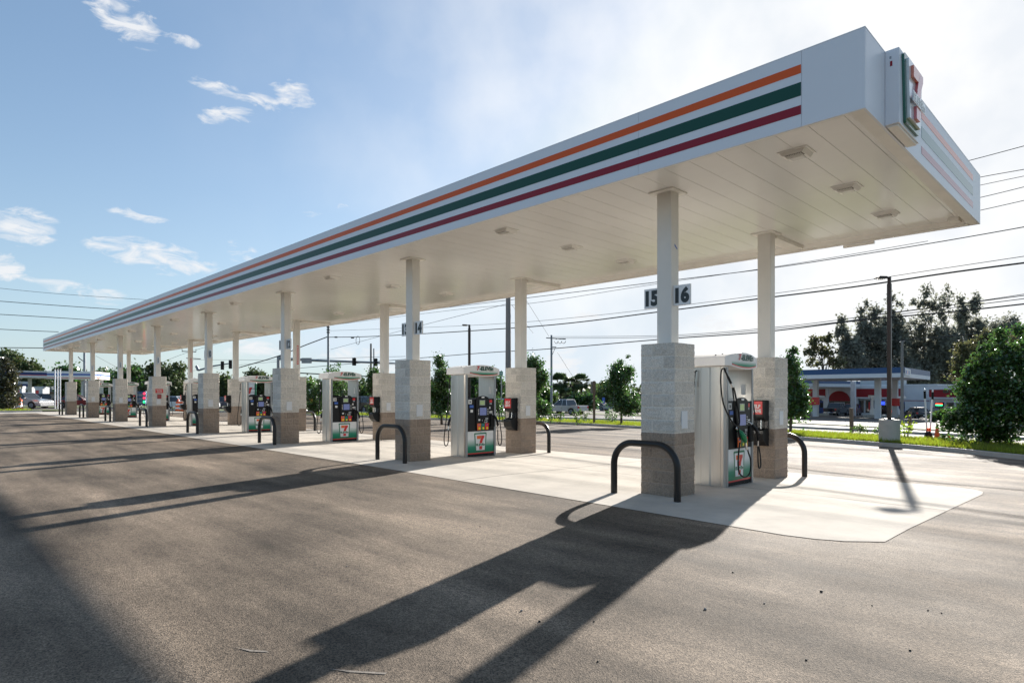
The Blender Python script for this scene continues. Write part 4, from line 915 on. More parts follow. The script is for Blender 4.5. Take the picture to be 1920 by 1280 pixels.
signal_head(t, at(417, 85, py=685) - base, 1.15, .36); signal_head(t, at(432, 85, py=683) - base, 1.15, .36)
base = at(557, 70); t = thing('street_sign', 'dark horizontal arm carrying a small green street name sign', 'street sign', base)
m = MB(); m.tube([(0, 0, -.1), at(557, 70, py=678) - base], .07, GALV, 8); m.build('post', t)
m = MB(); m.tube([at(560, 70, py=699) - base, at(660, 70, py=704) - base, at(698, 72, py=706) - base], .07, WIRE, 6); m.build('arm', t)
SG = mat('street_sign_green', (.0, .20, .13), .4)
def name_sign(t, px0, px1, d, py0, py1, base, word):
    a = at(px0, d, py=py1) - base; b_ = at(px1, d, py=py1) - base; c = at(px0, d, py=py0) - base; m = MB(); u = (b_ - a); v = (c - a)
    m.poly(a, u, v, [(0, 0), (1, 0), (1, 1), (0, 1)], SG, .0, .03); m.text(word, a + u * .5 + v * .5, u, v, v.length * .45, u.length * .7, PAPER, .034, .02); m.build('name_plate', t)
name_sign(t, 671, 679, 69.8, 703, 709, base, '7 ST')
base = at(940, 55); t = thing('street_sign', 'green street name sign beside the second nearest pump', 'street sign', base)
m = MB(); m.tube([(0, 0, -.1), (0, 0, at(940, 55, py=694).z - base.z)], .05, GALV, 8); m.build('post', t)
name_sign(t, 931, 943, 54.8, 696, 703, base, 'AVE')
# sign post seen from behind
base = gg(1114, 797); d = base.dot(FW); t = thing('road_sign', 'wooden road sign post with two sign backs beside the round young tree', 'sign', base)
m = MB(); m.box(-.06, .06, -.05, .05, -.1, at(1114, d, py=714).z - base.z, WOOD); m.build('post', t)
for k, (a, b_) in enumerate(((715, 722), (723, 738))):
    p0 = at(1108, d, py=b_) - base; p1 = at(1117.5, d, py=b_) - base; p2 = at(1108, d, py=a) - base; m = MB(); m.poly(p0 + FW * .1, p1 - p0, p2 - p0, [(0, 0), (1, 0), (1, 1), (0, 1)], mat('sign_back_grey', (.22, .20, .17), .6), 0, .02); m.build('sign_back', t)
base = at(1131, 100); t = thing('blue_sign', 'small blue road sign on a post in the far parking lot', 'sign', base); m = MB(); m.tube([(0, 0, -.1), (0, 0, 2.2)], .04, GALV, 6); m.build('post', t)
m = MB(); a = at(1129, 100, py=756) - base; u = at(1134, 100, py=756) - base - a; m.poly(a, u, (0, 0, 1), [(0, 0), (1, 0), (1, .95), (0, .95)], BLUE, .05, .03); m.poly(a, u, (0, 0, 1), [(.35, .2), (.65, .2), (.65, .45), (.35, .45)], PAPER, .085, .005); m.build('sign_plate', t)
base = at(585, 62); t = thing('warning_sign', 'yellow diamond sign under a white square sign behind the third pump', 'sign', base); m = MB(); m.tube([(0, 0, -.1), (0, 0, 2.4)], .04, GALV, 6); m.build('post', t)
m = MB(); u = RT; m.poly((0, 0, 1.35), u, (0, 0, 1), [(0, -.28), (.28, 0), (0, .28), (-.28, 0)], mat('warning_yellow', (.8, .40, .01), .4), .05, .02); m.build('yellow_plate', t)
m = MB(); m.poly((0, 0, 2.1), u, (0, 0, 1), [(-.3, -.3), (.3, -.3), (.3, .3), (-.3, .3)], PAPER, .05, .02); m.build('white_plate', t)
# roadside monument sign seen through the fourth pump
base = at(468, 62); t = thing('monument_sign', 'roadside sign with the 7 emblem seen through the fourth pump', 'sign', base); zt = at(468, 62, py=718).z - base.z
m = MB(); [m.tube([(x * RT.x, x * RT.y, -.1), (x * RT.x, x * RT.y, zt)], .08, DGREEN, 8) for x in (-.62, .62)]; m.tube([RT * -.7 + Vector((0, 0, zt)), RT * .7 + Vector((0, 0, zt))], .07, PAPER, 8); m.build('frame', t)
m = MB(); a = at(458, 62, py=741) - base; u = at(478, 62, py=741) - base - a; m.poly(a, u, (0, 0, 1), [(0, 0), (1, 0), (1, 1.15), (0, 1.15)], PAPER, 0, .15); m.poly(a, u, (0, 0, 1), [(.15, .55), (.52, .55), (.48, .8), (.15, .8)], LORANGE, .155); m.poly(a, u, (0, 0, 1), [(.42, .15), (.62, .15), (.7, .5), (.85, .8), (.54, .8), (.5, .5)], RED, .155); m.build('sign_face', t)
# wires
def wire(label, pts, r=.013, sag=0, loop=None):
    P = [at(px, d, py=py) for px, py, d in pts]; m = MB(); m.tube(smooth_path(P, 8) if len(P) > 2 else P, r, WIRE, 5); o = m.build('power_line'); return tag(o, label, 'cable')
W = [('top wire leaving the canopy end at the right edge', [(1700, 330, 34), (1822, 300, 30), (1990, 255, 26)], .012),
     ('second wire from the top right of the canopy end', [(1700, 360, 36), (1840, 332, 32), (1990, 306, 28)], .012), ('third wire beside the canopy end', [(1700, 378, 36), (1840, 347, 32), (1990, 316, 28)], .010),
     ('fourth wire beside the canopy end', [(1700, 400, 36), (1840, 370, 32), (1990, 333, 28)], .012), ('lowest wire crossing the canopy corner', [(1700, 424, 36), (1840, 394, 32), (1990, 360, 28)], .012),
     ('long wire rising from behind the nearest columns past the canopy corner', [(740, 588, 62), (1000, 557, 41), (1280, 523, 34), (1465, 500, 30), (1740, 457, 26), (1990, 413, 23)], .013),
     ('thin wire crossing just below the canopy edge', [(617, 610, 64), (860, 580, 48), (1000, 568, 42), (1200, 537, 38), (1480, 496, 33), (1740, 452, 29)], .009),
     ('thick black cable with a splice crossing behind the nearest column', [(617, 632, 60), (710, 630, 56), (1000, 612, 41), (1240, 584, 34), (1424, 560, 29.5), (1600, 538, 26), (1790, 510, 23), (1990, 484, 21)], .022),
     ('thin dashed cable above the thick black cable', [(617, 620, 62), (880, 610, 46), (1100, 593, 38), (1460, 549, 29), (1770, 503, 23), (1990, 470, 21)], .008),
     ('cable running below the 15 and 16 number flags', [(560, 690, 74), (860, 665, 50), (1000, 656, 42), (1100, 648, 38), (1240, 636, 34), (1424, 623, 29.5), (1616, 600, 25), (1780, 585, 23), (1990, 562, 21)], .018),
     ('twin thin wire just above the cable below the number flags', [(1034, 631, 78), (1240, 629, 56), (1458, 613, 42), (1680, 585, 36), (1990, 545, 30)], .014),
     ('second twin wire of the pair over the right station', [(1034, 634, 78), (1240, 632, 56), (1458, 616, 42), (1680, 590, 36), (1990, 551, 30)], .014),
     ('upper wire of the bundle in front of the casuarinas', [(1600, 596, 40), (1740, 578, 36), (1990, 541, 30)], .012),
     ('wire meeting the slim street pole behind the lamp post', [(1600, 645, 56), (1691, 637.5, 52.8), (1830, 626, 46), (1990, 612, 40)], .022),
     ('black cable climbing from the signal mast to the dark utility pole', [(445, 690, 66), (520, 668, 64), (570, 648, 62), (615, 631, 60)], .035),
     ('thin guy wire right of the second back column', [(985, 560, 60), (1029, 630, 78)], .012), ('thin guy wire sloping past the thick pole', [(960, 572, 41), (1000, 625, 44)], .008), ('faint wire sloping down right of the crossarm pole', [(1045, 660, 76), (1080, 715, 80)], .014),
     ('diagonal wire rising to the thick pole', [(620, 655, 62), (790, 610, 50), (950, 570, 41)], .010),
     ('first of five wires at the left edge', [(-60, 534, 70), (100, 550, 72), (290, 563, 74)], .014), ('second wire from the top at the left edge', [(-60, 560, 70), (100, 572, 72), (250, 582, 74)], .024), ('third wire at the left edge', [(-60, 586, 70), (100, 595, 72), (200, 602, 74)], .024),
     ('fourth wire at the left edge above the canopy tip', [(-60, 614, 70), (60, 620, 72), (110, 622, 73)], .024), ('lowest dark wire at the left edge', [(-60, 651, 70), (60, 652, 72), (110, 653, 73)], .03),
     ('thin wire sloping behind the farthest columns', [(180, 667, 85), (240, 700, 90)], .014), ('wire running to the crossarm pole at the far columns', [(290, 685, 95), (354, 660, 90), (480, 625, 80), (600, 598, 62)], .014), ('lower thin wire behind the ninth and tenth pump flags', [(360, 695, 90), (470, 682, 80), (620, 672, 70), (760, 668, 62)], .012), ('level wire behind the traffic signals', [(360, 674, 90), (560, 676, 80), (760, 684, 70)], .012)]
for lab, pts, r in W: wire(lab, pts, r * 1.5)
m = MB(); c = at(671, 57, py=638); m.tube([(c.x + RT.x * .17 * cos(a), c.y + RT.y * .17 * cos(a), c.z + .38 * sin(a)) for a in [2 * pi * k / 24 for k in range(25)]], .022, WIRE, 6); tag(m.build('cable_coil'), 'coil of black cable hanging from the wire right of the dark pole', 'cable coil')
for px, py, lab in ((630, 632, 'left black splice case on the cable beside the dark pole'), (661, 633, 'right black splice case on the cable beside the coil')):
    m = MB(); c = at(px, 58, py=py); m.tube([c - RT * .16, c - RT * .1, c + RT * .1, c + RT * .16], [.03, .07, .07, .03], WIRE, 8); tag(m.build('splice_case'), lab, 'splice case')

# roadside posts, delineators, cone, barrels
def wpost(label, px, d, top, lean=0.0):
    b = at(px, d); m = MB(); h = at(px, d, py=top).z - b.z; m.M = Matrix.Translation(b) @ Matrix.Rotation(lean, 4, 'Y'); m.box(-.09, .09, -.09, .09, -.1, h, WOOD); o = m.build('wooden_post', bevel=.015); return tag(o, label, 'post', 'short wooden posts in the verge')
wpost('short wooden post left of the lamp pedestal', 1597, 36, 765, -.02); wpost('short wooden post right of the lamp pedestal', 1706, 40, 771)
for px, ty, by, ln, lab in ((1738.5, 728, 815, .2, 'left of two leaning white delineator poles beside the cone'), (1743, 730, 822, -.25, 'right of two leaning white delineator poles beside the cone')):
    b = at(px, 29); h = at(px, 29, py=ty).z - b.z; t = thing('delineator_pole', lab, 'pole', b, 0, 'two white delineator poles'); m = MB(); e = -RT * ln * .6; m.tube([(0, 0, .05), (e.x * .5, e.y * .5, h * .5), (e.x, e.y, h)], .035, REFL, 8); m.build('tube', t)
    m = MB(); m.tube([(0, 0, 0), (0, 0, .06), (0, 0, .35)], [.17, .15, .05], BLACKM, 10); m.build('rubber_base', t)
    m = MB(); m.tube([(0, 0, .36), (0, 0, .52)], [.055, .05], OCONE, 10); m.tube([(e.x * .9, e.y * .9, h * .8), (e.x * .97, e.y * .97, h * .95)], .05, BLACKM, 8); m.build('band', t)
b = at(1757, 28.5); t = thing('traffic_cone', 'orange traffic cone standing beside the white delineator poles', 'cone', b)
m = MB(); m.tube([(0, 0, .03), (0, 0, .72)], [.13, .03], OCONE, 16); m.build('cone', t); m = MB(); m.box(-.18, .18, -.18, .18, 0, .035, OCONE); m.build('base', t)
def barrel(label, px, d):
    b = at(px, d); t = thing('traffic_barrel', label, 'traffic barrel', b, 0, 'orange and white traffic barrels')
    m = MB(); z = 0
    for k, mt in enumerate((OCONE, REFL, OCONE, REFL, OCONE)): m.tube([(0, 0, z), (0, 0, z + .19)], [.29 - .018 * k, .282 - .018 * k], mt, 16); z += .192
    m.build('drum', t); m = MB(); m.tube([(0, 0, .95), (0, 0, 1.02)], .03, BLACKM, 8); m.tube([(0, 0, 1.02), (0, 0, 1.05), (0, 0, 1.18), (0, 0, 1.2)], [.05, .09, .09, .04], OCONE, 10); m.build('beacon', t)
barrel('orange and white traffic barrel beside the silver car', 37, 62)
barrel('orange barrel in front of the white car left of the fourth pump', 334, 64); barrel('right hand orange barrel in front of the white car', 341, 63)

# ------------------------------------------------------------------ vehicles
PAINTS = {}
def paint(name, c, metal=.4): return mat('paint_' + name, c, .3, metal=metal, coat=.8)
def car(name, label, cat, px, d, rz, L=4.7, Wd=1.85, H=1.65, kind='suv', pt=None, group=None, lights=False):
    p = at(px, d); t = thing(name, label, cat, (p.x, p.y, gh(p.y) + .0), rz, group); pt = pt or paint('silver', (.45, .46, .47)); h = L / 2; wr = .36 if kind != 'pickup' else .41; wx = (-h * .60, h * .62); zb = .24 + (.12 if kind == 'pickup' else 0)
    belt = H * .60
    def arch(cx, r): return [(cx + r * cos(a), wr + r * sin(a)) for a in [pi * k / 8 for k in range(9)]]
    low = [(-h, zb + .08)] + [(x, z) for x, z in reversed(arch(wx[0], wr * 1.15)) if z >= zb] + [(x, z) for x, z in reversed(arch(wx[1], wr * 1.15)) if z >= zb] + [(h, zb + .05)]
    if kind == 'pickup': up = [(h, belt * .80), (h * .93, belt * .96), (h * .42, belt * 1.02), (-h, belt * 1.0)]
    elif kind == 'sedan': up = [(h, belt * .68), (h * .9, belt * .86), (h * .38, belt * 1.0), (-h * .72, belt * 1.03), (-h * .97, belt * .97), (-h, belt * .7)]
    else: up = [(h, belt * .72), (h * .92, belt * .90), (h * .46, belt * 1.03), (-h * .97, belt * 1.04), (-h, belt * .8)]
    m = MB(); m.prism(low + up, 'y', -Wd / 2, Wd / 2, pt); m.build('body', t, bevel=.06)
    cab = {'pickup': ((h * .40, belt), (h * .12, H), (-h * .28, H), (-h * .36, belt)), 'sedan': ((h * .36, belt), (h * .05, H), (-h * .42, H), (-h * .75, belt)), 'suv': ((h * .44, belt), (h * .16, H), (-h * .82, H), (-h * .95, belt))}[kind]
    yb, yt = Wd / 2 - .04, Wd / 2 - .22
    (x0, z0), (x1, z1), (x2, z2), (x3, z3) = cab
    vs = [(x0, -yb, z0), (x1, -yt, z1 - .05), (x2, -yt, z2 - .05), (x3, -yb, z3), (x0, yb, z0), (x1, yt, z1 - .05), (x2, yt, z2 - .05), (x3, yb, z3)]
    m = MB(); m.add(vs, [(0, 3, 2, 1), (4, 5, 6, 7), (0, 1, 5, 4), (3, 7, 6, 2), (1, 2, 6, 5)], GLASS); m.build('windows', t)
    m = MB(); m.add([(x1 + .05, -yt - .02, z1 - .055), (x2 - .05, -yt - .02, z2 - .055), (x2 - .05, yt + .02, z2 - .055), (x1 + .05, yt + .02, z1 - .055), (x1 - .05, -yt + .08, z1), (x2 + .05, -yt + .08, z2), (x2 + .05, yt - .08, z2), (x1 - .05, yt - .08, z1)], [(0, 1, 5, 4), (1, 2, 6, 5), (2, 3, 7, 6), (3, 0, 4, 7), (4, 5, 6, 7)], pt)
    for s in (-1, 1):
        for (a, b_) in (((x0, z0), (x1, z1 - .05)), ((x3, z3), (x2, z2 - .05))): m.tube([(a[0], s * (yb + .005), a[1]), (b_[0], s * (yt + .005), b_[1])], .045, pt, 5)
        mx = (x1 + x2) / 2 if kind != 'suv' else x1 * .4 + x2 * .6
        m.tube([(mx, s * (yb + .005), z0), (mx, s * (yt + .005), z1 - .05)], .035, pt, 5)
        if kind == 'suv': m.tube([(x2 * .35 + x1 * .65, s * (yb + .005), z0), (x2 * .35 + x1 * .65, s * (yt + .005), z1 - .05)], .03, BLACKM, 5)
    m.build('roof', t)
    if kind == 'pickup':
        m = MB(); m.box(-h + .1, -h * .40, -Wd / 2 + .12, Wd / 2 - .12, belt * 1.0 + .003, belt + .012, BLACKM); m.build('bed', t)
    for x in wx:
        for s in (-1, 1):
            m = MB(); y = s * (Wd / 2 - .12); m.tube([(x, y - .11, wr), (x, y + .11, wr)], wr, RUBBER, 18); wo = m.build('wheel', t, bevel=.02)
            m = MB(); m.tube([(x, y + s * .112, wr), (x, y + s * .125, wr)], wr * .6, GALV, 14); [m.box(x - .02, x + .02, *sorted((y + s * .126, y + s * .13)), wr - wr * .5, wr + wr * .5, BLACKM) for _ in (0,)]; m.build('rim', wo)
    for s in (-1, 1):
        m = MB(); m.box(h - .12, h + .012, *sorted((s * (Wd / 2 - .45), s * (Wd / 2 - .04))), belt * .66, belt * .80, HEAD); m.build('headlight', t, bevel=.03)
        m = MB(); m.box(-h - .012, -h + .1, *sorted((s * (Wd / 2 - .22), s * (Wd / 2 + .006))), belt * .72, belt * .96, TAIL if not lights else mat('brake_light_lit', (.6, .01, .01), .3, emit=(1, .03, .02), estr=4)); m.build('taillight', t, bevel=.02)
        m = MB(); m.box(x0 - .25, x0 - .12, *sorted((s * (yb + .03), s * (yb + .2))), z0 + .02, z0 + .15, pt); m.build('mirror', t, bevel=.03)
    m = MB(); m.box(-h - .06, -h + .05, -Wd / 2 + .05, Wd / 2 - .05, zb + .08, zb + .26, CHROME if kind == 'pickup' else BLACKM); m.box(-h - .068, -h - .061, -.16, .16, zb + .27 - .12, zb + .27, REFL); m.box(h - .05, h + .05, -Wd / 2 + .05, Wd / 2 - .05, zb + .02, zb + .22, pt); m.build('bumper', t, bevel=.02)
    return t
car('pickup_truck', 'silver extended cab pickup driving left on the street', 'pickup truck', 1060, 73, pi, 5.4, 1.85, 1.8, 'pickup', paint('silver', (.5, .5, .51)))
car('parked_suv', 'silver grey crossover behind the orange barrel at the left edge', 'car', 46, 64, atan2(RT.y, RT.x) - .05, 4.8, 1.85, 1.65, 'suv', paint('grey_silver', (.30, .30, .31)))
car('parked_suv', 'dark wagon behind the three white poles', 'car', 92, 76, atan2(RT.y, RT.x) + .1, 4.7, 1.8, 1.6, 'suv', paint('charcoal', (.03, .03, .035)))
car('passing_car', 'blue grey car seen between the two farthest columns', 'car', 146, 70, atan2(RT.y, RT.x) + .4, 4.5, 1.8, 1.5, 'sedan', paint('dark_red', (.15, .01, .015)), None, True)
car('passing_car', 'white hatchback behind the orange barrels left of the fourth pump', 'car', 331, 68, atan2(RT.y, RT.x), 4.3, 1.8, 1.5, 'suv', paint('white', (.62, .65, .68), .1))
car('passing_car', 'white car partly hidden by the fourth front column', 'car', 372, 74, atan2(RT.y, RT.x), 4.3, 1.8, 1.5, 'sedan', paint('white', (.62, .65, .68), .1))
car('passing_car', 'dark blue car behind the squeegee station by the fourth back column', 'car', 425, 80, atan2(RT.y, RT.x), 4.4, 1.8, 1.5, 'sedan', paint('navy', (.02, .03, .06)))
car('parked_suv', 'black pickup like truck waiting behind the third pump', 'car', 680, 70, pi + .1, 5.0, 1.9, 1.8, 'suv', paint('black', (.012, .012, .013)))
car('parked_suv', 'white off road car between the second pump and its back column', 'car', 935, 66, pi + .5, 4.2, 1.8, 1.75, 'suv', paint('white', (.62, .65, .68), .1))
car('parked_car', 'dark sedan in the far parking lot behind the road sign', 'car', 1122, 112, pi + .1, 4.6, 1.8, 1.5, 'sedan', paint('charcoal', (.03, .03, .035)))
car('parked_car', 'silver blue sedan in the far lot right of the road sign', 'car', 1145, 110, pi + .15, 4.6, 1.8, 1.5, 'sedan', paint('silver_blue', (.25, .29, .34)))
rt = atan2(RT.y, RT.x)
car('pickup_truck', 'black pickup with chrome bumper under the opposite canopy', 'pickup truck', 1568, 95, rt + .75, 5.7, 2.0, 1.95, 'pickup', paint('black', (.012, .012, .013)))
car('parked_suv', 'dark red off road wagon beside the black pickup', 'car', 1599, 99, rt + .9, 4.5, 1.85, 1.85, 'suv', paint('dark_red', (.15, .01, .015)))
car('parked_suv', 'black wagon with lit tail lamps behind the young tree by the nearest back column', 'car', 1498, 70, rt + 1.0, 4.8, 1.9, 1.8, 'suv', paint('black', (.012, .012, .013)), None, True)
car('parked_suv', 'black car behind the opposite pump with lit brake lights', 'car', 1668, 92, rt + 1.45, 4.5, 1.85, 1.7, 'suv', paint('black', (.012, .012, .013)), None, True)
car('parked_car', 'dark sedan parked in front of the plain white wall', 'car', 1719, 82, rt + 1.35, 4.7, 1.85, 1.45, 'sedan', paint('charcoal', (.03, .03, .035)))
car('parked_car', 'black car parked before the pizza shop door', 'car', 1768, 90, rt + .3, 4.6, 1.85, 1.5, 'sedan', paint('black', (.012, .012, .013)))
car('parked_suv', 'dark wagon parked behind the hedge before the pizza shop', 'car', 1800, 86, rt + .1, 4.6, 1.85, 1.6, 'suv', paint('charcoal', (.03, .03, .035)))
# blue equipment trailer with red and green lights
base = at(264, 72); t = thing('equipment_trailer', 'blue equipment rack with red and green lamps beside the second farthest pump', 'trailer', base, rt)
m = MB(); m.box(-.8, .8, -.5, .5, .45, 2.0, mat('trailer_blue', (.02, .07, .17), .4)); m.build('body', t, bevel=.03)
m = MB(); [m.box(-.1, .65, -.51, -.501, z, z + .25, GALV) for z in (.6, 1.0, 1.45)]; m.build('shelves', t)
for z, c, e in ((1.75, (.6, .01, .02), (1, .02, .05)), (1.25, (.6, .01, .02), (1, .02, .05)), (.8, (.0, .5, .1), (.02, 1, .2))): m = MB(); m.tube([(.72, -.5, z), (.72, -.56, z)], .13, mat('lamp_%d' % (z * 100), c, .3, emit=e, estr=2), 10); m.build('lamp', t)
m = MB(); [m.tube([(x, -.42, .3), (x, .42, .3)], .3, RUBBER, 12) for x in (-.4,)]; m.build('wheel', t)

# ------------------------------------------------------------------ opposite station
SBLUE = mat('fascia_blue', (.015, .075, .20), .45); SWHITE = mat('wall_white', (.66, .67, .68), .7, var=.05, vscale=1); SRED = mat('awning_red', (.30, .012, .018), .7)
FRAME = mat('window_frame', (.55, .56, .57), .5)
def slab(t, pts, z0, z1, zmid, mtop, mbot, name='fascia'):
    m = MB(); m.prism([(p.x, p.y) for p in pts], 'z', zmid, z1, mtop); m.prism([(p.x, p.y) for p in pts], 'z', z0, zmid - .003, mbot); m.build(name, t)
def station_canopy():
    A, B, C = at(1465, 79.8), at(1695, 69), at(1744, 83.3); D = A + (C - B); zb, zt = 3.35, 4.47
    t = thing('station_canopy', 'blue and white canopy of the station across the street', 'canopy', (0, 0, 0))
    slab(t, [A, B, C, D], zb, zt, zb + (zt - zb) * .42, SBLUE, mat('canopy_white', (.72, .73, .75), .5))
    u = (C - B).normalized(); n = Vector((u.y, -u.x, 0)); m = MB(); o = B + u * .25 + n * .03; m.poly((o.x, o.y, zb + .22), u, (0, 0, 1), [(0, 0), (3.4, 0), (3.4, .8), (0, .8)], PAPER, .0, .06)
    m.text('M', (o.x + u.x * .7, o.y + u.y * .7, zb + .6), u, (0, 0, 1), .45, .6, BLUE, .065, .03); m.text('o', (o.x + u.x * 1.4, o.y + u.y * 1.4, zb + .57), u, (0, 0, 1), .38, .5, RED, .065, .04); m.text('bil', (o.x + u.x * 2.3, o.y + u.y * 2.3, zb + .6), u, (0, 0, 1), .45, .8, BLUE, .065, .03)
    m.build('name_sign', t)
    for px, d in ((1529.5, 84), (1646, 76), (1678.5, 84), (1600, 94)):
        b = at(px, d); m = MB(); m.box(b.x - .3, b.x + .3, b.y - .3, b.y + .3, b.z - .1, zb - .003, SWHITE); po = m.build('pillar', t)
        if px in (1529.5, 1678.5): m = MB(); m.box(b.x - .62, b.x + .62, b.y - .62, b.y - .31, b.z + 1.6, b.z + 2.6, RED); m.build('poster_panel', po)
    return t
station_canopy()
t = thing('station_canopy', 'second smaller blue and white canopy behind the opposite station canopy', 'canopy'); A, B, C, D = at(1470, 92), at(1613, 104), at(1560, 112), at(1455, 108)
slab(t, [A, B, C, D], 2.55, 3.5, 3.05, SBLUE, SWHITE); m = MB()
for px, d in ((1551, 104), (1500, 100)): b = at(px, d); m = MB(); m.box(b.x - .2, b.x + .2, b.y - .2, b.y + .2, b.z - .1, 2.547, SWHITE); m.build('pillar', t)
def opposite_pump(label, px, d):
    b = at(px, d); t = thing('station_pump', label, 'fuel pump', b, rt, 'pumps under the opposite canopy')
    m = MB(); m.box(-1.3, 1.3, -.5, .5, 0, .35, CURB); m.build('island', t, bevel=.04)
    m = MB(); m.box(.0, .55, -.3, .3, .36, 2.2, mat('pump_blue', (.015, .05, .2), .4)); m.build('body', t, bevel=.03); m = MB(); m.box(.05, .5, -.31, -.302, 1.2, 1.9, BLACK); m.build('display', t)
    m = MB(); m.tube([(-.3, 0, .36), (-.3, 0, .9), (-.3, 0, 1.3), (-.3, 0, 1.9), (-.3, 0, 2.6)], [.3, .32, .16, .14, .14], PLAS, 12); m.build('white_column', t); m = MB(); m.box(-.7, .75, -.3, .3, 2.62, 2.95, PLAS); m.build('top_sign', t, bevel=.03); return t
opposite_pump('white topped pump on a kerbed island beside the dark lamp post', 1640, 82); opposite_pump('blue pump behind the right pillar of the opposite canopy', 1687, 88); opposite_pump('blue pump behind the left pillar of the opposite canopy', 1535, 92)
def shop():
    o0 = at(1478, 116); o1 = at(1756, 98); u = (o1 - o0); Ls = u.length; u.normalize(); ang = atan2(u.y, u.x); zb = gh((o0.y + o1.y) / 2) - .1
    t = thing('convenience_store', 'long white store with dark red fascia bands and an arched red awning', 'shop', (o0.x, o0.y, zb), ang)
    def X(px):   # where column px meets the front wall, metres along it
        k = (px - 960) / 1166; r = FW + RT * k; M_ = (r.x * u.y - r.y * u.x); s = (o0.x * u.y - o0.y * u.x) / M_; q = r * s - o0; return q.dot(u)
    H = 5.0
    m = MB(); m.box(0, Ls, 0, 14, 0, H, SWHITE); m.build('wall', t)
    m = MB(); m.box(-.1, Ls + .1, -.12, 14.1, H + .003, H + .25, SWHITE); m.build('parapet', t)
    for a, b in ((1506, 1552), (1600, 1692)):
        m = MB(); m.box(X(a), X(b), -.9, -.003, 3.15, 4.55, SRED); m.box(X(a) - .1, X(b) + .1, -.95, -.003, 2.9, 3.14, SWHITE); m.box(X(a) - .1, X(b) + .1, -.95, -.003, 4.56, 5.0, SWHITE); m.build('fascia_band', t)
    cx = X(1577); R_ = (X(1597) - X(1557)) / 2; m = MB(); arc = [(cx + (R_ + .45) * cos(a), 2.0 + (R_ + .45) * 1.05 * sin(a)) for a in [pi * k / 20 for k in range(21)]]; 
    m.prism([(cx - R_ - 1.2, .02), (cx + R_ + 1.2, .02), (cx + R_ + 1.2, 5.1), (cx - R_ - 1.2, 5.1)], 'y', -.7, -.003, SWHITE); m.build('entrance_block', t)
    m = MB(); arc = [(cx + R_ * cos(a), 2.45 + R_ * .98 * sin(a)) for a in [pi * k / 20 for k in range(21)]]; m.prism(arc, 'y', -.95, -.703, SRED); m.build('arched_awning', t)
    m = MB(); m.box(cx - R_, cx + R_, -.76, -.703, .05, 2.43, GLASS); m.box(cx - .9, cx + .9, -.8, -.765, .05, 2.2, FRAME); m.box(cx - .78, cx - .06, -.82, -.803, .15, 2.05, GLASS); m.box(cx + .06, cx + .78, -.82, -.803, .15, 2.05, GLASS); m.build('entrance_door', t)
    for a, b in ((1514, 1530), (1533, 1546), (1610, 1621), (1622, 1633), (1634, 1648), (1650, 1660), (1661, 1672)):
        m = MB(); m.box(X(a), X(b), -.06, -.003, .4, 2.7, FRAME); f = m.build('window', t); m = MB(); m.box(X(a) + .1, X(b) - .1, -.09, -.063, .5, 2.6, GLASS); m.build('pane', f)
    m = MB(); m.box(X(1652), X(1659), -.12, -.093, 1.9, 2.4, mat('neon_blue', (.02, .03, .8), .4, emit=(.02, .05, 1), estr=1.5)); m.build('neon_sign', t); m = MB(); m.box(X(1629), X(1632), -.12, -.093, 1.0, 2.3, RED); m.build('window_poster', t)
    m = MB(); m.box(X(1694), Ls, -.02, -.003, 2.55, 2.65, SRED); m.build('red_line', t)
    m = MB(); m.box(X(1600), X(1676), 3, 6, H + .26, H + 1.3, mat('roof_unit', (.45, .47, .48), .5, metal=.3)); m.build('roof_unit', t)
    return t
shop()
def pizza():
    o0 = at(1743, 92); o1 = at(1900, 84); u = (o1 - o0); Ls = u.length; u.normalize(); ang = atan2(u.y, u.x); zb = gh((o0.y + o1.y) / 2) - .1
    t = thing('pizza_shop', 'low white shop with dark red fascia reading PIZZA', 'shop', (o0.x, o0.y, zb), ang); s = 92 / 1166
    m = MB(); m.box(0, Ls, 0, 12, 0, 4.55, SWHITE); m.build('wall', t); m = MB(); m.box(.1, Ls + .1, -.5, -.003, 3.05, 4.15, SRED); m.box(0, Ls + .1, -.6, -.003, 2.8, 3.04, SWHITE); m.box(0, Ls + .1, -.6, -.003, 4.16, 4.56, SWHITE); m.build('fascia_band', t)
    m = MB(); m.text("GOODFELLA'S", (4.2, -.5, 3.87), (1, 0, 0), (0, 0, 1), .42, 4.6, mat('sign_dark_green', (.0, .10, .05), .5), .01, .03, .05); m.text('PIZZA', (4.2, -.5, 3.33), (1, 0, 0), (0, 0, 1), .40, 2.6, mat('sign_dark_red', (.10, .004, .006), .5), .01, .03, .05); m.build('shop_sign', t)
    for a, b in ((.6, 2.0), (2.1, 3.2), (5.0, 6.4), (6.5, 8)):
        m = MB(); m.box(a, b, -.06, -.003, .4, 2.4, FRAME); f = m.build('window', t); m = MB(); m.box(a + .1, b - .1, -.09, -.063, .5, 2.3, GLASS); m.build('pane', f)
    m = MB(); m.box(3.3, 4.9, -.08, -.003, .05, 2.3, FRAME); m.box(3.42, 4.05, -.1, -.083, .15, 2.15, GLASS); m.box(4.15, 4.78, -.1, -.083, .15, 2.15, GLASS); m.build('door', t)
    m = MB(); m.box(.8, 1.7, -.12, -.093, 2.0, 2.15, mat('neon_red', (.8, .02, .02), .4, emit=(1, .05, .03), estr=1.2)); m.box(.8, 1.7, -.12, -.093, 1.8, 1.97, mat('neon_green', (.0, .7, .2), .4, emit=(.02, 1, .3), estr=1.2)); m.build('open_sign', t)
    m = MB(); m.box(3.2, 7.5, 2.5, 5, 4.56, 5.55, MATS['roof_unit']); m.build('roof_unit', t); return t
pizza()

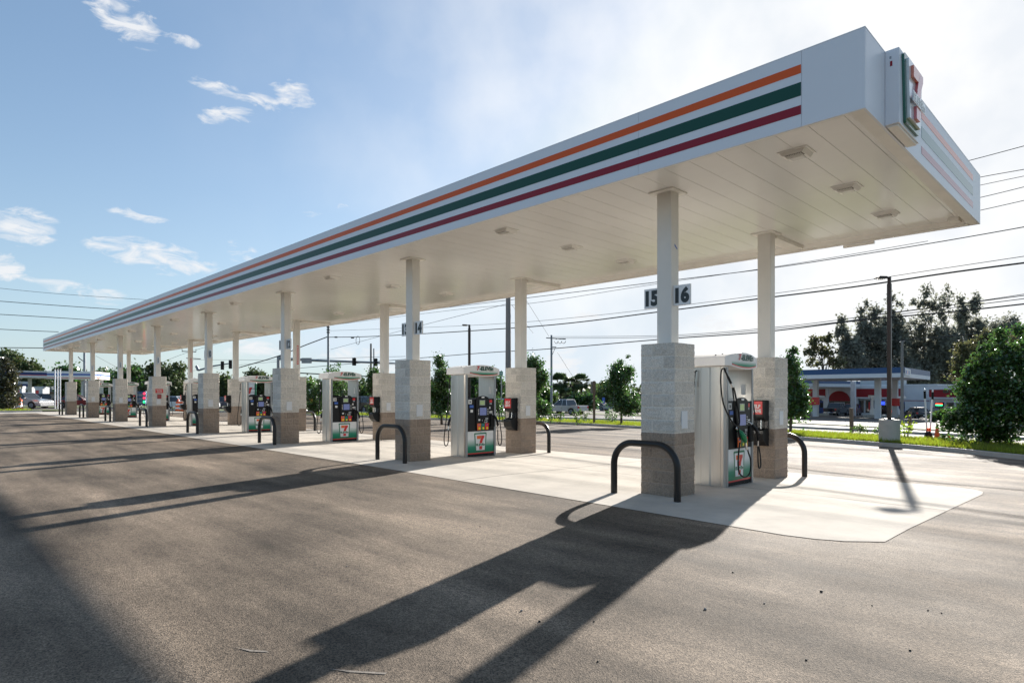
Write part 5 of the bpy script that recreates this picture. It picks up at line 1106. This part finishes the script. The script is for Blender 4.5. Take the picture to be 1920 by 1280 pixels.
# ------------------------------------------------------------------ left hand station, house
def left_station():
    t = thing('station_canopy', 'long white canopy with navy stripe of the station at the far left', 'canopy'); A, B = at(-40, 84), at(176, 96); n = Vector((-(B - A).y, (B - A).x, 0)).normalized(); C = B + n * 8; D = A + n * 8
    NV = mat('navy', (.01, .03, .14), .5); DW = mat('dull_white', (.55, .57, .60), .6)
    z = 1.656 + (735.5 - 708) / 1166 * 90; H = 12 / 1166 * 90
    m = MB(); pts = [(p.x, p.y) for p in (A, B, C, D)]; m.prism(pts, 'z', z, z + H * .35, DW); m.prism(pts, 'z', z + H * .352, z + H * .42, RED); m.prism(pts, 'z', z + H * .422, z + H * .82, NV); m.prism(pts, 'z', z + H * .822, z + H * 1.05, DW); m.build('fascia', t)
    for px, d in ((56, 92), (155, 97), (10, 90)): b = at(px, d); m = MB(); m.box(b.x - .22, b.x + .22, b.y - .22, b.y + .22, b.z - .1, z - .003, SWHITE); m.build('pillar', t)
    t = thing('station_canopy', 'short sunlit white canopy end with blue stripe behind the second farthest column', 'canopy'); A, B = at(176, 78), at(206, 84); n = Vector((-(B - A).y, (B - A).x, 0)).normalized(); C = B + n * 5; D = A + n * 5
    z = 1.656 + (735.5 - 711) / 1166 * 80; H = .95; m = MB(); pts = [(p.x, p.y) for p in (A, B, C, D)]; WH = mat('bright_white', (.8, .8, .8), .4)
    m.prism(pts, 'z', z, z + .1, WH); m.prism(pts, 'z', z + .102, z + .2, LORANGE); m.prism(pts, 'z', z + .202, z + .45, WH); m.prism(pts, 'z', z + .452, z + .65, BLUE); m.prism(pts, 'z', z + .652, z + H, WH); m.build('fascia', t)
    b = at(190, 84); m = MB(); m.box(b.x - .2, b.x + .2, b.y - .2, b.y + .2, b.z - .1, z - .003, SWHITE); m.build('pillar', t)
    b = at(38, 100); t = thing('station_store', 'low store with a white and navy fascia under the left canopy', 'shop', b, rt); m = MB(); m.box(-1.6, 1.7, 0, 4, -.1, 2.6, SWHITE); m.build('wall', t)
    m = MB(); m.box(-1.7, 1.8, -.3, -.003, 2.3, 3.5, DW); m.box(-1.7, 1.8, -.33, -.303, 2.7, 3.1, NV); m.build('fascia_band', t); m = MB(); m.box(-1.2, 1.2, -.05, -.003, .6, 2.1, GLASS); m.build('window', t)
    b = at(76, 110); t = thing('house', 'low brown house with a grey gable roof behind the left street', 'house', b, rt); m = MB(); m.box(-3, 3, 0, 5, -.1, 1.9, mat('brown_wall', (.13, .08, .05), .8)); m.build('wall', t)
    m = MB(); m.prism([(-3.4, 1.91), (3.4, 1.91), (1.2, 2.9), (-1.0, 2.9)], 'y', -.4, 5.4, mat('grey_roof', (.13, .14, .14), .8)); m.build('roof', t)
    for px, w_, lab in ((76, 1.0, 'left white and red pump of the station at the far left'), (40, .6, 'small white pump behind the silver crossover')):
        b = at(px, 80); t = thing('station_pump', lab, 'fuel pump', b, rt); m = MB(); m.box(-w_ / 2, w_ / 2, -.3, .3, 0, 2.2, DW); m.build('body', t, bevel=.03); m = MB(); m.box(-w_ * .4, 0, -.32, -.302, 1.3, 2.0, RED); m.build('panel', t); m = MB(); m.box(-w_ * .6, w_ * .6, -.32, .32, 2.21, 2.5, DW); m.build('top_sign', t, bevel=.03)
left_station()
